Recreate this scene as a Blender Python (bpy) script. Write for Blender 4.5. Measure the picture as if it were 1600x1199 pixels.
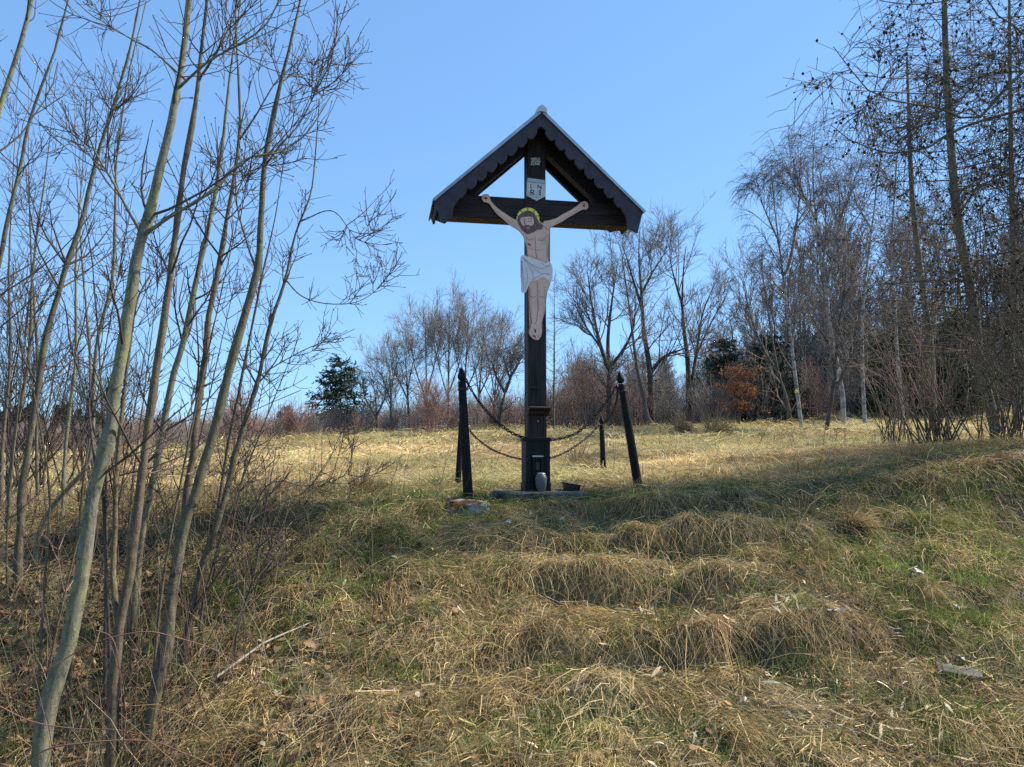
import bpy, bmesh, math
import numpy as np
from mathutils import Vector

for o in list(bpy.data.objects):
    bpy.data.objects.remove(o)
scene = bpy.context.scene
COL = scene.collection

# ------------------------------------------------------------------ camera, sky, sun, exposure
F, CX, CY = 1180.0, 800.0, 599.5          # focal length and centre of the 1600 px wide photograph
PITCH = math.radians(5.5)
CAMZ = 1.6
cam_d = bpy.data.cameras.new('camera')
cam = bpy.data.objects.new('camera', cam_d)
COL.objects.link(cam)
cam_d.sensor_width = 36.0
cam_d.lens = 36.0 * F / 1600.0
cam_d.clip_start = 0.05
cam_d.clip_end = 3000
cam.location = (0, 0, CAMZ)
cam.rotation_euler = (math.pi / 2 + PITCH, 0, 0)
scene.camera = cam

SUN_EL = math.radians(44)
SUN_AZ = math.radians(73)                  # to the right of the view direction (+Y)
SKY_GAMMA, SKY_TINT = 0.52, (0.80, 1.235, 1.74)
world = bpy.data.worlds.new('World')
scene.world = world
world.use_nodes = True
wn, wl = world.node_tree.nodes, world.node_tree.links
wn.clear()
w_out = wn.new('ShaderNodeOutputWorld')
w_bg = wn.new('ShaderNodeBackground')
w_sky = wn.new('ShaderNodeTexSky')
w_sky.sky_type = 'NISHITA'
w_sky.sun_disc = False
w_sky.sun_elevation = SUN_EL
w_sky.sun_rotation = SUN_AZ
w_sky.altitude = 300
w_sky.air_density = 1.0
w_sky.dust_density = 0.0
w_sky.ozone_density = 2.6
w_bg.inputs['Strength'].default_value = 0.15
w_gam = wn.new('ShaderNodeGamma'); w_gam.inputs[1].default_value = SKY_GAMMA
w_mul = wn.new('ShaderNodeVectorMath'); w_mul.operation = 'MULTIPLY'; w_mul.inputs[1].default_value = SKY_TINT
wl.new(w_sky.outputs[0], w_gam.inputs[0]); wl.new(w_gam.outputs[0], w_mul.inputs[0]); wl.new(w_mul.outputs[0], w_bg.inputs['Color'])
wl.new(w_bg.outputs[0], w_out.inputs['Surface'])

sun_d = bpy.data.lights.new('sun', 'SUN')
sun_d.energy = 4.6
sun_d.angle = math.radians(2.2)
sun_d.color = (1.0, 0.93, 0.82)
sun = bpy.data.objects.new('sun', sun_d)
COL.objects.link(sun)
sdir = Vector((math.sin(SUN_AZ) * math.cos(SUN_EL), math.cos(SUN_AZ) * math.cos(SUN_EL), math.sin(SUN_EL)))
sun.rotation_euler = sdir.to_track_quat('Z', 'Y').to_euler()
sun.location = sdir * 60

vs = scene.view_settings
vs.view_transform = 'Standard'
vs.look = 'None'
vs.exposure = 0.90
vs.gamma = 1.0
vs.use_curve_mapping = False
scene.cycles.use_denoising = False
scene.cycles.max_bounces = 4
scene.cycles.diffuse_bounces = 2
scene.cycles.transparent_max_bounces = 4

# ------------------------------------------------------------------ numbers: noise, terrain, pixels
def hash2(ix, iy, seed):
    h = (ix.astype(np.int64) * 374761393 + iy.astype(np.int64) * 668265263 + seed * 982451653) & 0x7fffffff
    h = ((h ^ (h >> 13)) * 1274126177) & 0x7fffffff
    h = h ^ (h >> 16)
    return (h & 0xffffff) / float(0xffffff)

def vnoise(x, y, seed=0):
    x = np.asarray(x, float); y = np.asarray(y, float)
    ix, iy = np.floor(x), np.floor(y)
    fx, fy = x - ix, y - iy
    fx = fx * fx * (3 - 2 * fx); fy = fy * fy * (3 - 2 * fy)
    a = hash2(ix, iy, seed); b = hash2(ix + 1, iy, seed)
    c = hash2(ix, iy + 1, seed); d = hash2(ix + 1, iy + 1, seed)
    return (a * (1 - fx) + b * fx) * (1 - fy) + (c * (1 - fx) + d * fx) * fy

def fbm(x, y, seed=0, octv=4):
    s, a, t = 0.0, 1.0, 0.0
    for i in range(octv):
        s = s + a * vnoise(x * 2 ** i, y * 2 ** i, seed + i * 17)
        t += a; a *= 0.5
    return s / t - 0.5

def sstep(a, b, x):
    t = np.clip((np.asarray(x, float) - a) / (b - a), 0, 1)
    return t * t * (3 - 2 * t)

KY = np.array([-60, 0, 2.6, 3.6, 4.4, 5.2, 6.0, 6.7, 7.25, 8.0, 12, 18, 26, 36, 60, 200, 1200.])
KZ = np.array([-.6, -.10, -.04, .02, .22, .50, .82, 1.05, 1.17, 1.21, 1.27, 1.62, 2.12, 2.75, 3.85, 4.3, 4.3])
_yy = np.linspace(-60, 1200, 63001)
_zz = np.interp(_yy, KY, KZ)
_k = np.hanning(41); _k /= _k.sum()
_zz = np.convolve(np.pad(_zz, 20, mode='edge'), _k, mode='valid')

# tussock humps on the bank and in the meadow, rasterised once
GX0, GX1, GY0, GY1, GS = -9.0, 9.0, 2.0, 13.0, 0.04
GNX, GNY = int((GX1 - GX0) / GS) + 1, int((GY1 - GY0) / GS) + 1
rngT = np.random.default_rng(5)
tus = []
for _ in range(6000):
    x, y = rngT.uniform(-8.5, 8.5), rngT.uniform(2.6, 12.5)
    if y < 8 and abs(x) > 1.3 + .75 * y:
        continue
    dmin = 0.27 if y < 7.6 else 0.5
    if all((x - t[0]) ** 2 + (y - t[1]) ** 2 > dmin ** 2 for t in tus):
        bank = 1.0 if 3.4 < y < 7.0 else 0.55
        if 6.9 < y < 8.2 and abs(x - .25) < 1.0:
            bank = 0.12
        tus.append((x, y, rngT.uniform(.10, .2), rngT.uniform(.03, .12) * bank, rngT.uniform(0, 1)))
tus = np.array(tus)
gx = np.linspace(GX0, GX1, GNX); gy = np.linspace(GY0, GY1, GNY)
RAST = np.zeros((GNY, GNX))
for (x, y, s, h, _) in tus:
    i0, i1 = np.searchsorted(gx, [x - 3 * s, x + 3 * s]); j0, j1 = np.searchsorted(gy, [y - 3 * s, y + 3 * s])
    dx = gx[i0:i1][None, :] - x; dy = gy[j0:j1][:, None] - y
    RAST[j0:j1, i0:i1] = np.maximum(RAST[j0:j1, i0:i1], h * np.exp(-(dx * dx + dy * dy) / (2 * s * s)))

def rast(x, y):
    u = np.clip((x - GX0) / GS, 0, GNX - 1.001); v = np.clip((y - GY0) / GS, 0, GNY - 1.001)
    i, j = u.astype(int), v.astype(int); fu, fv = u - i, v - j
    r = (RAST[j, i] * (1 - fu) + RAST[j, i + 1] * fu) * (1 - fv) + (RAST[j + 1, i] * (1 - fu) + RAST[j + 1, i + 1] * fu) * fv
    inside = (x > GX0) & (x < GX1) & (y > GY0) & (y < GY1)
    return np.where(inside, r, 0)

# overgrown earth steps in the bank: (lip y, height of riser)
STEPS = [(6.72, .24), (6.05, .31), (5.42, .32), (4.72, .34)]

def H(x, y):
    x = np.asarray(x, float); y = np.asarray(y, float)
    z = np.interp(y, _yy, _zz)
    z = z + 0.030 * np.clip(x, -60, 60) * sstep(3.5, 7.5, y) * (1 - .55 * sstep(80, 160, y))
    z = z + .013 * np.clip(x, -40, 40) * sstep(14, 34, y) * (1 - sstep(60, 100, y))
    z = z + fbm(x * .9, y * .9, 3, 3) * .16 * sstep(2, 4, y) * (1 - .75 * sstep(6.6, 7.2, y) * (1 - sstep(8.5, 11, y)))
    z = z + fbm(x * .12, y * .12, 9, 3) * .9 * sstep(11, 40, y)
    z = z + fbm(x * .5, y * .5, 14, 2) * .32 * sstep(9, 13, y) * (1 - sstep(40, 50, y))
    wob = fbm(x * .9, y * 0 + 1.7, 21, 3) * .75
    w = sstep(-.2, .35, x) * (1 - sstep(1.55, 2.5, x)) + .28 * (1 - sstep(-.9, .3, x)) * sstep(-3, -1.5, x)
    for (ly, h) in STEPS:
        d = y - (ly + wob)
        ramp = np.clip(d / .62 + .5, 0, 1)
        sharp = sstep(-.10, .06, d)
        z = z + w * (.35 + .95 * vnoise(x * 1.15 + ly * 7.3, x * 0 + ly, 31)) * h * (sharp - ramp)
    z = z - .34 * (1 - sstep(-2.5, -1.3, x)) * (1 - sstep(4.6, 6.2, y)) * sstep(1, 3, y)
    z = z + .24 * sstep(2.2, 5.2, x) * sstep(5.6, 7.6, y) * (1 - sstep(9.5, 15, y))
    # scoured hollow in the bank on the right
    z = z - .38 * np.exp(-((x - 4.45) / .55) ** 2 - ((y - 6.35) / .38) ** 2)
    z = z + .10 * np.exp(-((x - 4.0) / .8) ** 2 - ((y - 6.95) / .3) ** 2)
    return z + rast(x, y)

CP, SP = math.cos(PITCH), math.sin(PITCH)
def at(px, py, Y):
    u, v = (px - CX) / F, (CY - py) / F
    d = np.array([u, CP - v * SP, SP + v * CP])
    return np.array([0, 0, CAMZ]) + d * (Y / d[1])

def gp(px, Y):
    z = float(H(0, Y)); x = 0
    for _ in range(6):
        x = (px - CX) / F * (Y * CP + (z - CAMZ) * SP)
        z = float(H(x, Y))
    return np.array([x, Y, z])

def ground_px(px, py, y0=3.0, y1=40):
    Y = np.arange(y0, y1, .02)
    P = np.array([at(px, py, q) for q in (y0, y1)])
    t = (Y - y0) / (y1 - y0)
    L = P[0] + (P[1] - P[0]) * t[:, None]
    below = np.where(L[:, 2] <= H(L[:, 0], L[:, 1]))[0]
    k = below[0] if len(below) else len(Y) - 1
    return L[k]

# ------------------------------------------------------------------ materials
def srgb(r, g, b):
    f = lambda c: (c / 255 / 12.92) if c / 255 <= .04045 else ((c / 255 + .055) / 1.055) ** 2.4
    return (f(r), f(g), f(b))

def new_mat(name):
    m = bpy.data.materials.new(name); m.use_nodes = True
    n, l = m.node_tree.nodes, m.node_tree.links
    n.clear()
    out = n.new('ShaderNodeOutputMaterial')
    return m, n, l, out

def mat_noise(name, cols, scale=(8, 8, 8), rough=.85, bump=.3, detail=6, dist=.02, spec=.3, metal=0., coords='Object', stops=None, noise_dist=0.):
    """a principled surface whose base colour runs through cols with a noise"""
    m, n, l, out = new_mat(name)
    b = n.new('ShaderNodeBsdfPrincipled')
    tc = n.new('ShaderNodeTexCoord'); mp = n.new('ShaderNodeMapping')
    mp.inputs['Scale'].default_value = scale
    nz = n.new('ShaderNodeTexNoise'); nz.inputs['Scale'].default_value = 1; nz.inputs['Detail'].default_value = detail
    nz.inputs['Roughness'].default_value = .62; nz.inputs['Distortion'].default_value = noise_dist
    cr = n.new('ShaderNodeValToRGB')
    el = cr.color_ramp.elements
    k = len(cols)
    pos = stops or [0.28 + .44 * i / max(1, k - 1) for i in range(k)]
    while len(el) < k:
        el.new(.5)
    for i in range(k):
        el[i].position = pos[i]; el[i].color = (*cols[i], 1)
    l.new(tc.outputs[coords], mp.inputs[0]); l.new(mp.outputs[0], nz.inputs['Vector'])
    l.new(nz.outputs[0], cr.inputs[0]); l.new(cr.outputs[0], b.inputs['Base Color'])
    b.inputs['Roughness'].default_value = rough
    b.inputs['Specular IOR Level'].default_value = spec
    b.inputs['Metallic'].default_value = metal
    if bump:
        bp = n.new('ShaderNodeBump'); bp.inputs['Strength'].default_value = bump; bp.inputs['Distance'].default_value = dist
        l.new(nz.outputs[0], bp.inputs['Height']); l.new(bp.outputs[0], b.inputs['Normal'])
    l.new(b.outputs[0], out.inputs[0])
    return m

def mat_plant(name, attr=None, kind='GEOMETRY', col=(.3, .25, .15), trans=.35, rough=.7, var=.35, tint=False):
    """thin blades: diffuse with light coming through; colour from an attribute times a little noise"""
    m, n, l, out = new_mat(name)
    mixs = n.new('ShaderNodeMixShader'); mixs.inputs[0].default_value = trans
    b = n.new('ShaderNodeBsdfPrincipled'); b.inputs['Roughness'].default_value = rough; b.inputs['Specular IOR Level'].default_value = .25
    t = n.new('ShaderNodeBsdfTranslucent')
    if attr:
        a = n.new('ShaderNodeAttribute'); a.attribute_name = attr; a.attribute_type = kind; c = a.outputs['Color']
    else:
        rgb = n.new('ShaderNodeRGB'); rgb.outputs[0].default_value = (*col, 1); c = rgb.outputs[0]
    if tint:
        a2 = n.new('ShaderNodeAttribute'); a2.attribute_name = 'tint'; a2.attribute_type = 'INSTANCER'
        mm = n.new('ShaderNodeVectorMath'); mm.operation = 'MULTIPLY'
        l.new(c, mm.inputs[0]); l.new(a2.outputs['Color'], mm.inputs[1]); c = mm.outputs[0]
    tc = n.new('ShaderNodeNewGeometry')
    nz = n.new('ShaderNodeTexNoise'); nz.inputs['Scale'].default_value = 9; nz.inputs['Detail'].default_value = 3
    l.new(tc.outputs['Position'], nz.inputs['Vector'])
    mr = n.new('ShaderNodeMapRange'); mr.inputs[1].default_value = .3; mr.inputs[2].default_value = .7
    mr.inputs[3].default_value = 1 - var; mr.inputs[4].default_value = 1 + var
    l.new(nz.outputs[0], mr.inputs[0])
    mul = n.new('ShaderNodeVectorMath'); mul.operation = 'SCALE'
    l.new(c, mul.inputs[0]); l.new(mr.outputs[0], mul.inputs['Scale'])
    l.new(mul.outputs[0], b.inputs['Base Color']); l.new(mul.outputs[0], t.inputs['Color'])
    l.new(b.outputs[0], mixs.inputs[1]); l.new(t.outputs[0], mixs.inputs[2]); l.new(mixs.outputs[0], out.inputs[0])
    return m

def mat_flat(name, col, rough=.6, spec=.3, metal=0., var=.12, scale=25):
    c0 = tuple(max(0, v * (1 - var)) for v in col); c1 = tuple(v * (1 + var) for v in col)
    return mat_noise(name, [c0, c1], (scale,) * 3, rough, .05, 4, .004, spec, metal)

M = {}
M['ground'] = mat_noise('ground_soil', [(.045, .034, .022), (.10, .078, .045), (.15, .125, .06), (.085, .10, .032), (.19, .15, .085)], (1.7, 1.7, 1.7), .95, .6, 9, .05)
M['strand'] = mat_plant('dry_strands', 'col', 'GEOMETRY', trans=.3, var=.22)
M['strand_t'] = mat_plant('meadow_strands', 'col', 'GEOMETRY', trans=.3, var=.3, tint=True)
M['tuft'] = mat_plant('meadow_blades', 'tint', 'INSTANCER', trans=.35, var=.3)
M['bark_green'] = mat_noise('bark_grey_green', [(.09, .085, .05), (.19, .18, .105), (.29, .27, .165), (.20, .19, .075)], (16, 16, 9), .75, .35, 7, .006)
M['bark_tan'] = mat_noise('bark_tan', [(.075, .055, .035), (.17, .125, .075), (.26, .20, .125), (.15, .125, .075)], (20, 20, 9), .8, .35, 7, .006)
M['bark_olive'] = mat_noise('bark_olive', [(.075, .065, .045), (.15, .13, .085), (.22, .20, .13)], (18, 18, 6), .8, .35, 7, .006)
M['bark_dark'] = mat_noise('bark_dark', [(.03, .025, .02), (.075, .06, .048), (.13, .11, .09)], (9, 9, 3), .9, .6, 8, .02)
M['bark_grey'] = mat_noise('bark_grey', [(.05, .043, .036), (.10, .088, .072), (.17, .15, .125)], (6, 6, 2), .9, .6, 8, .02)
M['bark_birch'] = mat_noise('bark_birch', [(.03, .028, .025), (.14, .13, .115), (.34, .325, .295), (.46, .44, .41)], (4, 4, 7), .8, .3, 6, .01, stops=[.30, .42, .55, .8])
M['bark_larch'] = mat_noise('bark_larch', [(.05, .042, .032), (.13, .11, .075), (.20, .185, .115)], (16, 16, 5), .95, .8, 8, .02)
M['twig_brown'] = mat_noise('twig_brown', [(.048, .034, .028), (.11, .08, .062)], (5, 5, 5), .8, 0)
M['twig_red'] = mat_noise('twig_red', [(.20, .11, .09), (.34, .22, .175), (.30, .215, .175)], (1.3, 1.3, 1.3), .8, 0)
M['twig_grey'] = mat_noise('twig_grey', [(.12, .10, .085), (.24, .205, .17)], (2, 2, 2), .85, 0)
M['twig_pale'] = mat_noise('twig_pale', [(.17, .148, .125), (.32, .28, .24)], (2, 2, 2), .85, 0)
M['twig_dark'] = mat_noise('twig_dark', [(.03, .024, .02), (.065, .052, .044)], (4, 4, 4), .85, 0)
M['twig_birch'] = mat_noise('twig_birch', [(.10, .075, .068), (.20, .155, .14)], (3, 3, 3), .85, 0)
M['twig_larch'] = mat_noise('twig_larch', [(.07, .053, .036), (.16, .122, .08)], (4, 4, 4), .9, 0)
M['cone'] = mat_noise('larch_cone', [(.025, .018, .013), (.06, .042, .028)], (40, 40, 40), .9, .4)
M['bramble'] = mat_noise('bramble_cane', [(.10, .038, .03), (.20, .09, .065), (.16, .12, .06)], (6, 6, 6), .55, .1)
M['needle'] = mat_noise('spruce_needles', [(.012, .024, .014), (.03, .055, .03), (.055, .085, .045)], (2.5, 2.5, 2.5), .8, 0)
M['needle_olive'] = mat_noise('spruce_needles_olive', [(.03, .042, .018), (.07, .085, .04), (.11, .12, .065)], (2.5, 2.5, 2.5), .8, 0)
M['beech'] = mat_plant('beech_leaves', None, col=(.27, .115, .05), trans=.35, var=.5)
M['leaf'] = mat_plant('fallen_leaves', 'col', 'GEOMETRY', trans=.15, var=.3)
M['chip'] = mat_plant('wood_shreds', 'col', 'GEOMETRY', trans=.05, var=.2)
def wood(name, scale, cols=None):
    return mat_noise(name, cols or [(.004, .003, .0035), (.014, .0095, .0105), (.045, .031, .031), (.008, .006, .0065), (.06, .045, .045)], scale, .68, .5, 9, .006, .22, noise_dist=.3)
M['wood_v'] = wood('stained_wood_upright', (60, 60, 2.2))
M['wood_h'] = wood('stained_wood_level', (2.2, 60, 60))
M['wood_y'] = wood('stained_wood_soffit', (30, 2.5, 30), [(.006, .005, .007), (.014, .011, .015), (.026, .02, .025)])
M['wood_barge'] = wood('stained_wood_trim', (9, 9, 9), [(.035, .032, .042), (.055, .049, .062), (.08, .068, .08)])
M['casing'] = mat_noise('black_painted_casing', [(.003, .003, .004), (.008, .008, .009), (.017, .016, .016)], (30, 30, 4), .6, .35, 8, .005, .22)
M['zinc'] = mat_noise('zinc_sheet', [(.22, .24, .26), (.36, .39, .41), (.46, .49, .50)], (6, 6, 6), .45, .1, 6, .003, .5, .55)
M['zinc_cap'] = mat_noise('pale_ridge_metal', [(.5, .51, .5), (.68, .68, .66)], (9, 9, 9), .55, .1, 5, .003, .4, .1)
M['iron'] = mat_noise('black_iron', [(.003, .004, .004), (.008, .009, .009), (.016, .016, .014)], (22, 22, 14), .7, .35, 7, .004, .2, .0)
M['rust_iron'] = mat_noise('rusty_chain_iron', [(.012, .010, .010), (.035, .022, .018), (.05, .04, .035)], (60, 60, 60), .75, .3, 5, .003, .3, 0.)
M['concrete'] = mat_noise('mossy_concrete', [(.018, .019, .014), (.055, .055, .045), (.11, .105, .09), (.04, .05, .018)], (7, 7, 7), .95, .8, 9, .02)
M['stone_rust'] = mat_noise('rust_mossed_stone', [(.05, .022, .012), (.13, .055, .022), (.26, .22, .18), (.36, .33, .29), (.09, .05, .025)], (4.5, 4.5, 4.5), .95, .9, 8, .03, stops=[.3, .44, .52, .6, .72])
M['skin'] = mat_noise('faded_skin_paint', [(.60, .375, .28), (.72, .46, .35), (.78, .51, .40), (.70, .46, .37)], (7, 7, 4), .6, .08, 9, .002, stops=[.28, .42, .58, .72])
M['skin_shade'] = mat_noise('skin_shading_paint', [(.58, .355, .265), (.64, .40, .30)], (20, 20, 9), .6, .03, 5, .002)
M['skin_line'] = mat_flat('outline_paint', (.22, .12, .09))
M['hair'] = mat_noise('hair_paint', [(.11, .06, .055), (.20, .12, .11)], (40, 40, 25), .6, .05, 5, .002)
M['halo'] = mat_flat('halo_yellow_paint', (.88, .70, .12), .45)
M['dark_line'] = mat_flat('dark_paint_line', (.06, .05, .02))
M['cloth'] = mat_noise('loincloth_paint', [(.70, .61, .61), (.84, .77, .77)], (6, 6, 6), .55, .03, 4, .002)
M['cloth_line'] = mat_flat('cloth_fold_paint', (.45, .34, .37))
M['blood'] = mat_flat('wound_paint', (.30, .04, .03))
M['plaque'] = mat_noise('worn_white_enamel', [(.30, .29, .28), (.58, .57, .55), (.70, .69, .67)], (9, 9, 9), .4, .1, 5, .003, .5)
M['letter'] = mat_flat('letter_black_brown', (.05, .028, .022))
M['letter_white'] = mat_flat('letter_white', (.62, .62, .62))
M['plastic'] = mat_flat('black_plastic', (.008, .008, .009), .4, .5)
M['scrap'] = mat_flat('pale_scrap', (.40, .39, .37), .7, var=.4)
M['board'] = mat_noise('weathered_board', [(.06, .055, .045), (.13, .12, .10), (.20, .18, .15)], (3, 30, 30), .9, .5, 7, .01)
M['stick'] = mat_noise('barkless_stick', [(.30, .25, .18), (.46, .40, .31)], (20, 20, 20), .8, .2)
M['yellow'] = mat_flat('yellow_tag', (.75, .62, .08), .5)
def mat_bark(name, base, algae, dark, lent):
    """smooth young bark: grey ground, patches of algae, dark scars and fine lenticels"""
    m, n, l, out = new_mat(name)
    b = n.new('ShaderNodeBsdfPrincipled'); b.inputs['Roughness'].default_value = .8; b.inputs['Specular IOR Level'].default_value = .2
    tc = n.new('ShaderNodeTexCoord')
    def noise(scale, detail, lo, hi):
        mp = n.new('ShaderNodeMapping'); mp.inputs['Scale'].default_value = scale
        nz = n.new('ShaderNodeTexNoise'); nz.inputs['Scale'].default_value = 1; nz.inputs['Detail'].default_value = detail; nz.inputs['Roughness'].default_value = .65
        mr = n.new('ShaderNodeMapRange'); mr.inputs[1].default_value = lo; mr.inputs[2].default_value = hi
        l.new(tc.outputs['Object'], mp.inputs[0]); l.new(mp.outputs[0], nz.inputs['Vector']); l.new(nz.outputs[0], mr.inputs[0])
        return mr.outputs[0]
    def mix(f, a, c):
        q = n.new('ShaderNodeMix'); q.data_type = 'RGBA'; l.new(f, q.inputs[0])
        for sock, v in ((q.inputs[6], a), (q.inputs[7], c)):
            if isinstance(v, tuple): sock.default_value = (*v, 1)
            else: l.new(v, sock)
        return q.outputs[2]
    f1, f2 = noise((5, 5, 3.2), 8, .42, .62), noise((34, 34, 13), 9, .46, .66)
    f3, f4 = noise((50, 50, 150), 3, .60, .66), noise((9, 9, 22), 6, .60, .70)
    c = mix(f1, base, algae); c = mix(f2, c, tuple(v * .55 for v in base)); c = mix(f3, c, lent); c = mix(f4, c, dark)
    l.new(c, b.inputs['Base Color'])
    bp = n.new('ShaderNodeBump'); bp.inputs['Strength'].default_value = .6; bp.inputs['Distance'].default_value = .004
    l.new(f2, bp.inputs['Height']); l.new(bp.outputs[0], b.inputs['Normal']); l.new(b.outputs[0], out.inputs[0])
    return m
M['bark_green'] = mat_bark('bark_grey_green', (.17, .16, .115), (.21, .21, .085), (.04, .036, .025), (.30, .28, .22))
M['bark_tan'] = mat_bark('bark_tan', (.135, .10, .07), (.145, .125, .06), (.035, .026, .018), (.25, .21, .155))
M['bark_olive'] = mat_bark('bark_olive', (.115, .095, .07), (.125, .12, .055), (.03, .025, .017), (.22, .195, .15))
def mat_glass():
    m, n, l, out = new_mat('clouded_glass')
    b = n.new('ShaderNodeBsdfPrincipled')
    b.inputs['Base Color'].default_value = (.16, .17, .175, 1); b.inputs['Roughness'].default_value = .3
    b.inputs['Transmission Weight'].default_value = .4; b.inputs['IOR'].default_value = 1.45
    tc = n.new('ShaderNodeTexCoord'); vo = n.new('ShaderNodeTexVoronoi'); vo.inputs['Scale'].default_value = 95; vo.feature = 'DISTANCE_TO_EDGE'
    bp = n.new('ShaderNodeBump'); bp.inputs['Strength'].default_value = .8; bp.inputs['Distance'].default_value = .004
    l.new(tc.outputs['Object'], vo.inputs['Vector']); l.new(vo.outputs['Distance'], bp.inputs['Height']); l.new(bp.outputs[0], b.inputs['Normal'])
    l.new(b.outputs[0], out.inputs[0]); return m
M['glass'] = mat_glass()

# ------------------------------------------------------------------ mesh helpers
def raw_mesh(name, V, Q, mat, smooth=True, cols=None, tris=None):
    """mesh from numpy arrays: V (n,3), Q quads (m,4), tris (k,3)"""
    me = bpy.data.meshes.new(name)
    V = np.ascontiguousarray(V, np.float32)
    Q = np.zeros((0, 4), np.int32) if Q is None else np.asarray(Q, np.int32)
    T = np.zeros((0, 3), np.int32) if tris is None else np.asarray(tris, np.int32)
    me.vertices.add(len(V)); me.vertices.foreach_set('co', V.ravel())
    nl = Q.size + T.size
    me.loops.add(nl); me.loops.foreach_set('vertex_index', np.concatenate([Q.ravel(), T.ravel()]).astype(np.int32))
    nf = len(Q) + len(T)
    me.polygons.add(nf)
    st = np.concatenate([np.arange(len(Q)) * 4, Q.size + np.arange(len(T)) * 3]).astype(np.int32)
    me.polygons.foreach_set('loop_start', st)
    if smooth:
        me.polygons.foreach_set('use_smooth', np.ones(nf, bool))
    me.update(calc_edges=True)
    if cols is not None:
        a = me.attributes.new('col', 'FLOAT_COLOR', 'POINT')
        c = np.ones((len(V), 4), np.float32); c[:, :3] = cols
        a.data.foreach_set('color', c.ravel())
    if mat is not None:
        me.materials.append(mat)
    return me

def link(name, data, parent=None, loc=None, **props):
    o = bpy.data.objects.new(name, data)
    COL.objects.link(o)
    if parent is not None:
        o.parent = parent
    if loc is not None:
        o.location = loc
    for k, v in props.items():
        o[k] = v
    return o

def thing(name, label, cat, loc=(0, 0, 0), rz=0., group=None):
    o = link(name, None, None, loc, label=label, category=cat)
    o.rotation_euler = (0, 0, rz); o.empty_display_size = .1
    if group:
        o['group'] = group
    return o

def norm(a):
    return a / np.maximum(np.linalg.norm(a, axis=-1, keepdims=True), 1e-9)

def tubes(P, R, sides):
    """P (N,K,3), R (N,K) -> verts, quads of N open tubes"""
    N, K, _ = P.shape
    T = np.empty_like(P)
    T[:, 1:-1] = P[:, 2:] - P[:, :-2]; T[:, 0] = P[:, 1] - P[:, 0]; T[:, -1] = P[:, -1] - P[:, -2]
    T = norm(T)
    ref = np.where(np.abs(T[:, :1, 2:3]) > .9, np.array([1., 0, 0]), np.array([0., 0, 1.]))
    ref = np.broadcast_to(ref, T.shape)
    A = norm(np.cross(T, ref)); B = np.cross(T, A)
    th = np.arange(sides) * 2 * math.pi / sides
    V = P[:, :, None, :] + R[:, :, None, None] * (np.cos(th)[None, None, :, None] * A[:, :, None, :] + np.sin(th)[None, None, :, None] * B[:, :, None, :])
    idx = np.arange(N * K * sides).reshape(N, K, sides)
    a = idx[:, :-1, :]; b = np.roll(a, -1, axis=2); c = idx[:, 1:, :]; d = np.roll(c, -1, axis=2)
    Q = np.stack([a, b, d, c], -1).reshape(-1, 4)
    return V.reshape(-1, 3), Q

def ribbons(P, W, side):
    """flat strips: P (N,K,3), W (N,K), side (N,3) direction of the width"""
    N, K, _ = P.shape
    off = side[:, None, :] * W[:, :, None] * .5
    V = np.stack([P - off, P + off], 2)
    idx = np.arange(N * K * 2).reshape(N, K, 2)
    Q = np.stack([idx[:, :-1, 0], idx[:, :-1, 1], idx[:, 1:, 1], idx[:, 1:, 0]], -1).reshape(-1, 4)
    return V.reshape(-1, 3), Q

def merge(parts):
    Vs, Qs, n = [], [], 0
    for V, Q in parts:
        Vs.append(V); Qs.append(Q + n); n += len(V)
    return np.concatenate(Vs), np.concatenate(Qs)

def catmull(pts, n, closed=False):
    p = np.asarray(pts, float)
    if closed:
        p = np.vstack([p[-1:], p, p[:2]])
    else:
        p = np.vstack([2 * p[:1] - p[1:2], p, 2 * p[-1:] - p[-2:-1]])
    m = len(p) - 3
    t = np.linspace(0, m, n, endpoint=not closed)
    i = np.minimum(t.astype(int), m - 1); f = (t - i)[:, None]
    a, b, c, d = p[i], p[i + 1], p[i + 2], p[i + 3]
    return .5 * (2 * b + (c - a) * f + (2 * a - 5 * b + 4 * c - d) * f ** 2 + (3 * b - a - 3 * c + d) * f ** 3)

def resample(P, n):
    P = np.asarray(P, float)
    s = np.r_[0, np.cumsum(np.linalg.norm(np.diff(P, axis=0), axis=1))]
    t = np.linspace(0, s[-1], n)
    return np.stack([np.interp(t, s, P[:, k]) for k in range(3)], 1)

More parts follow.
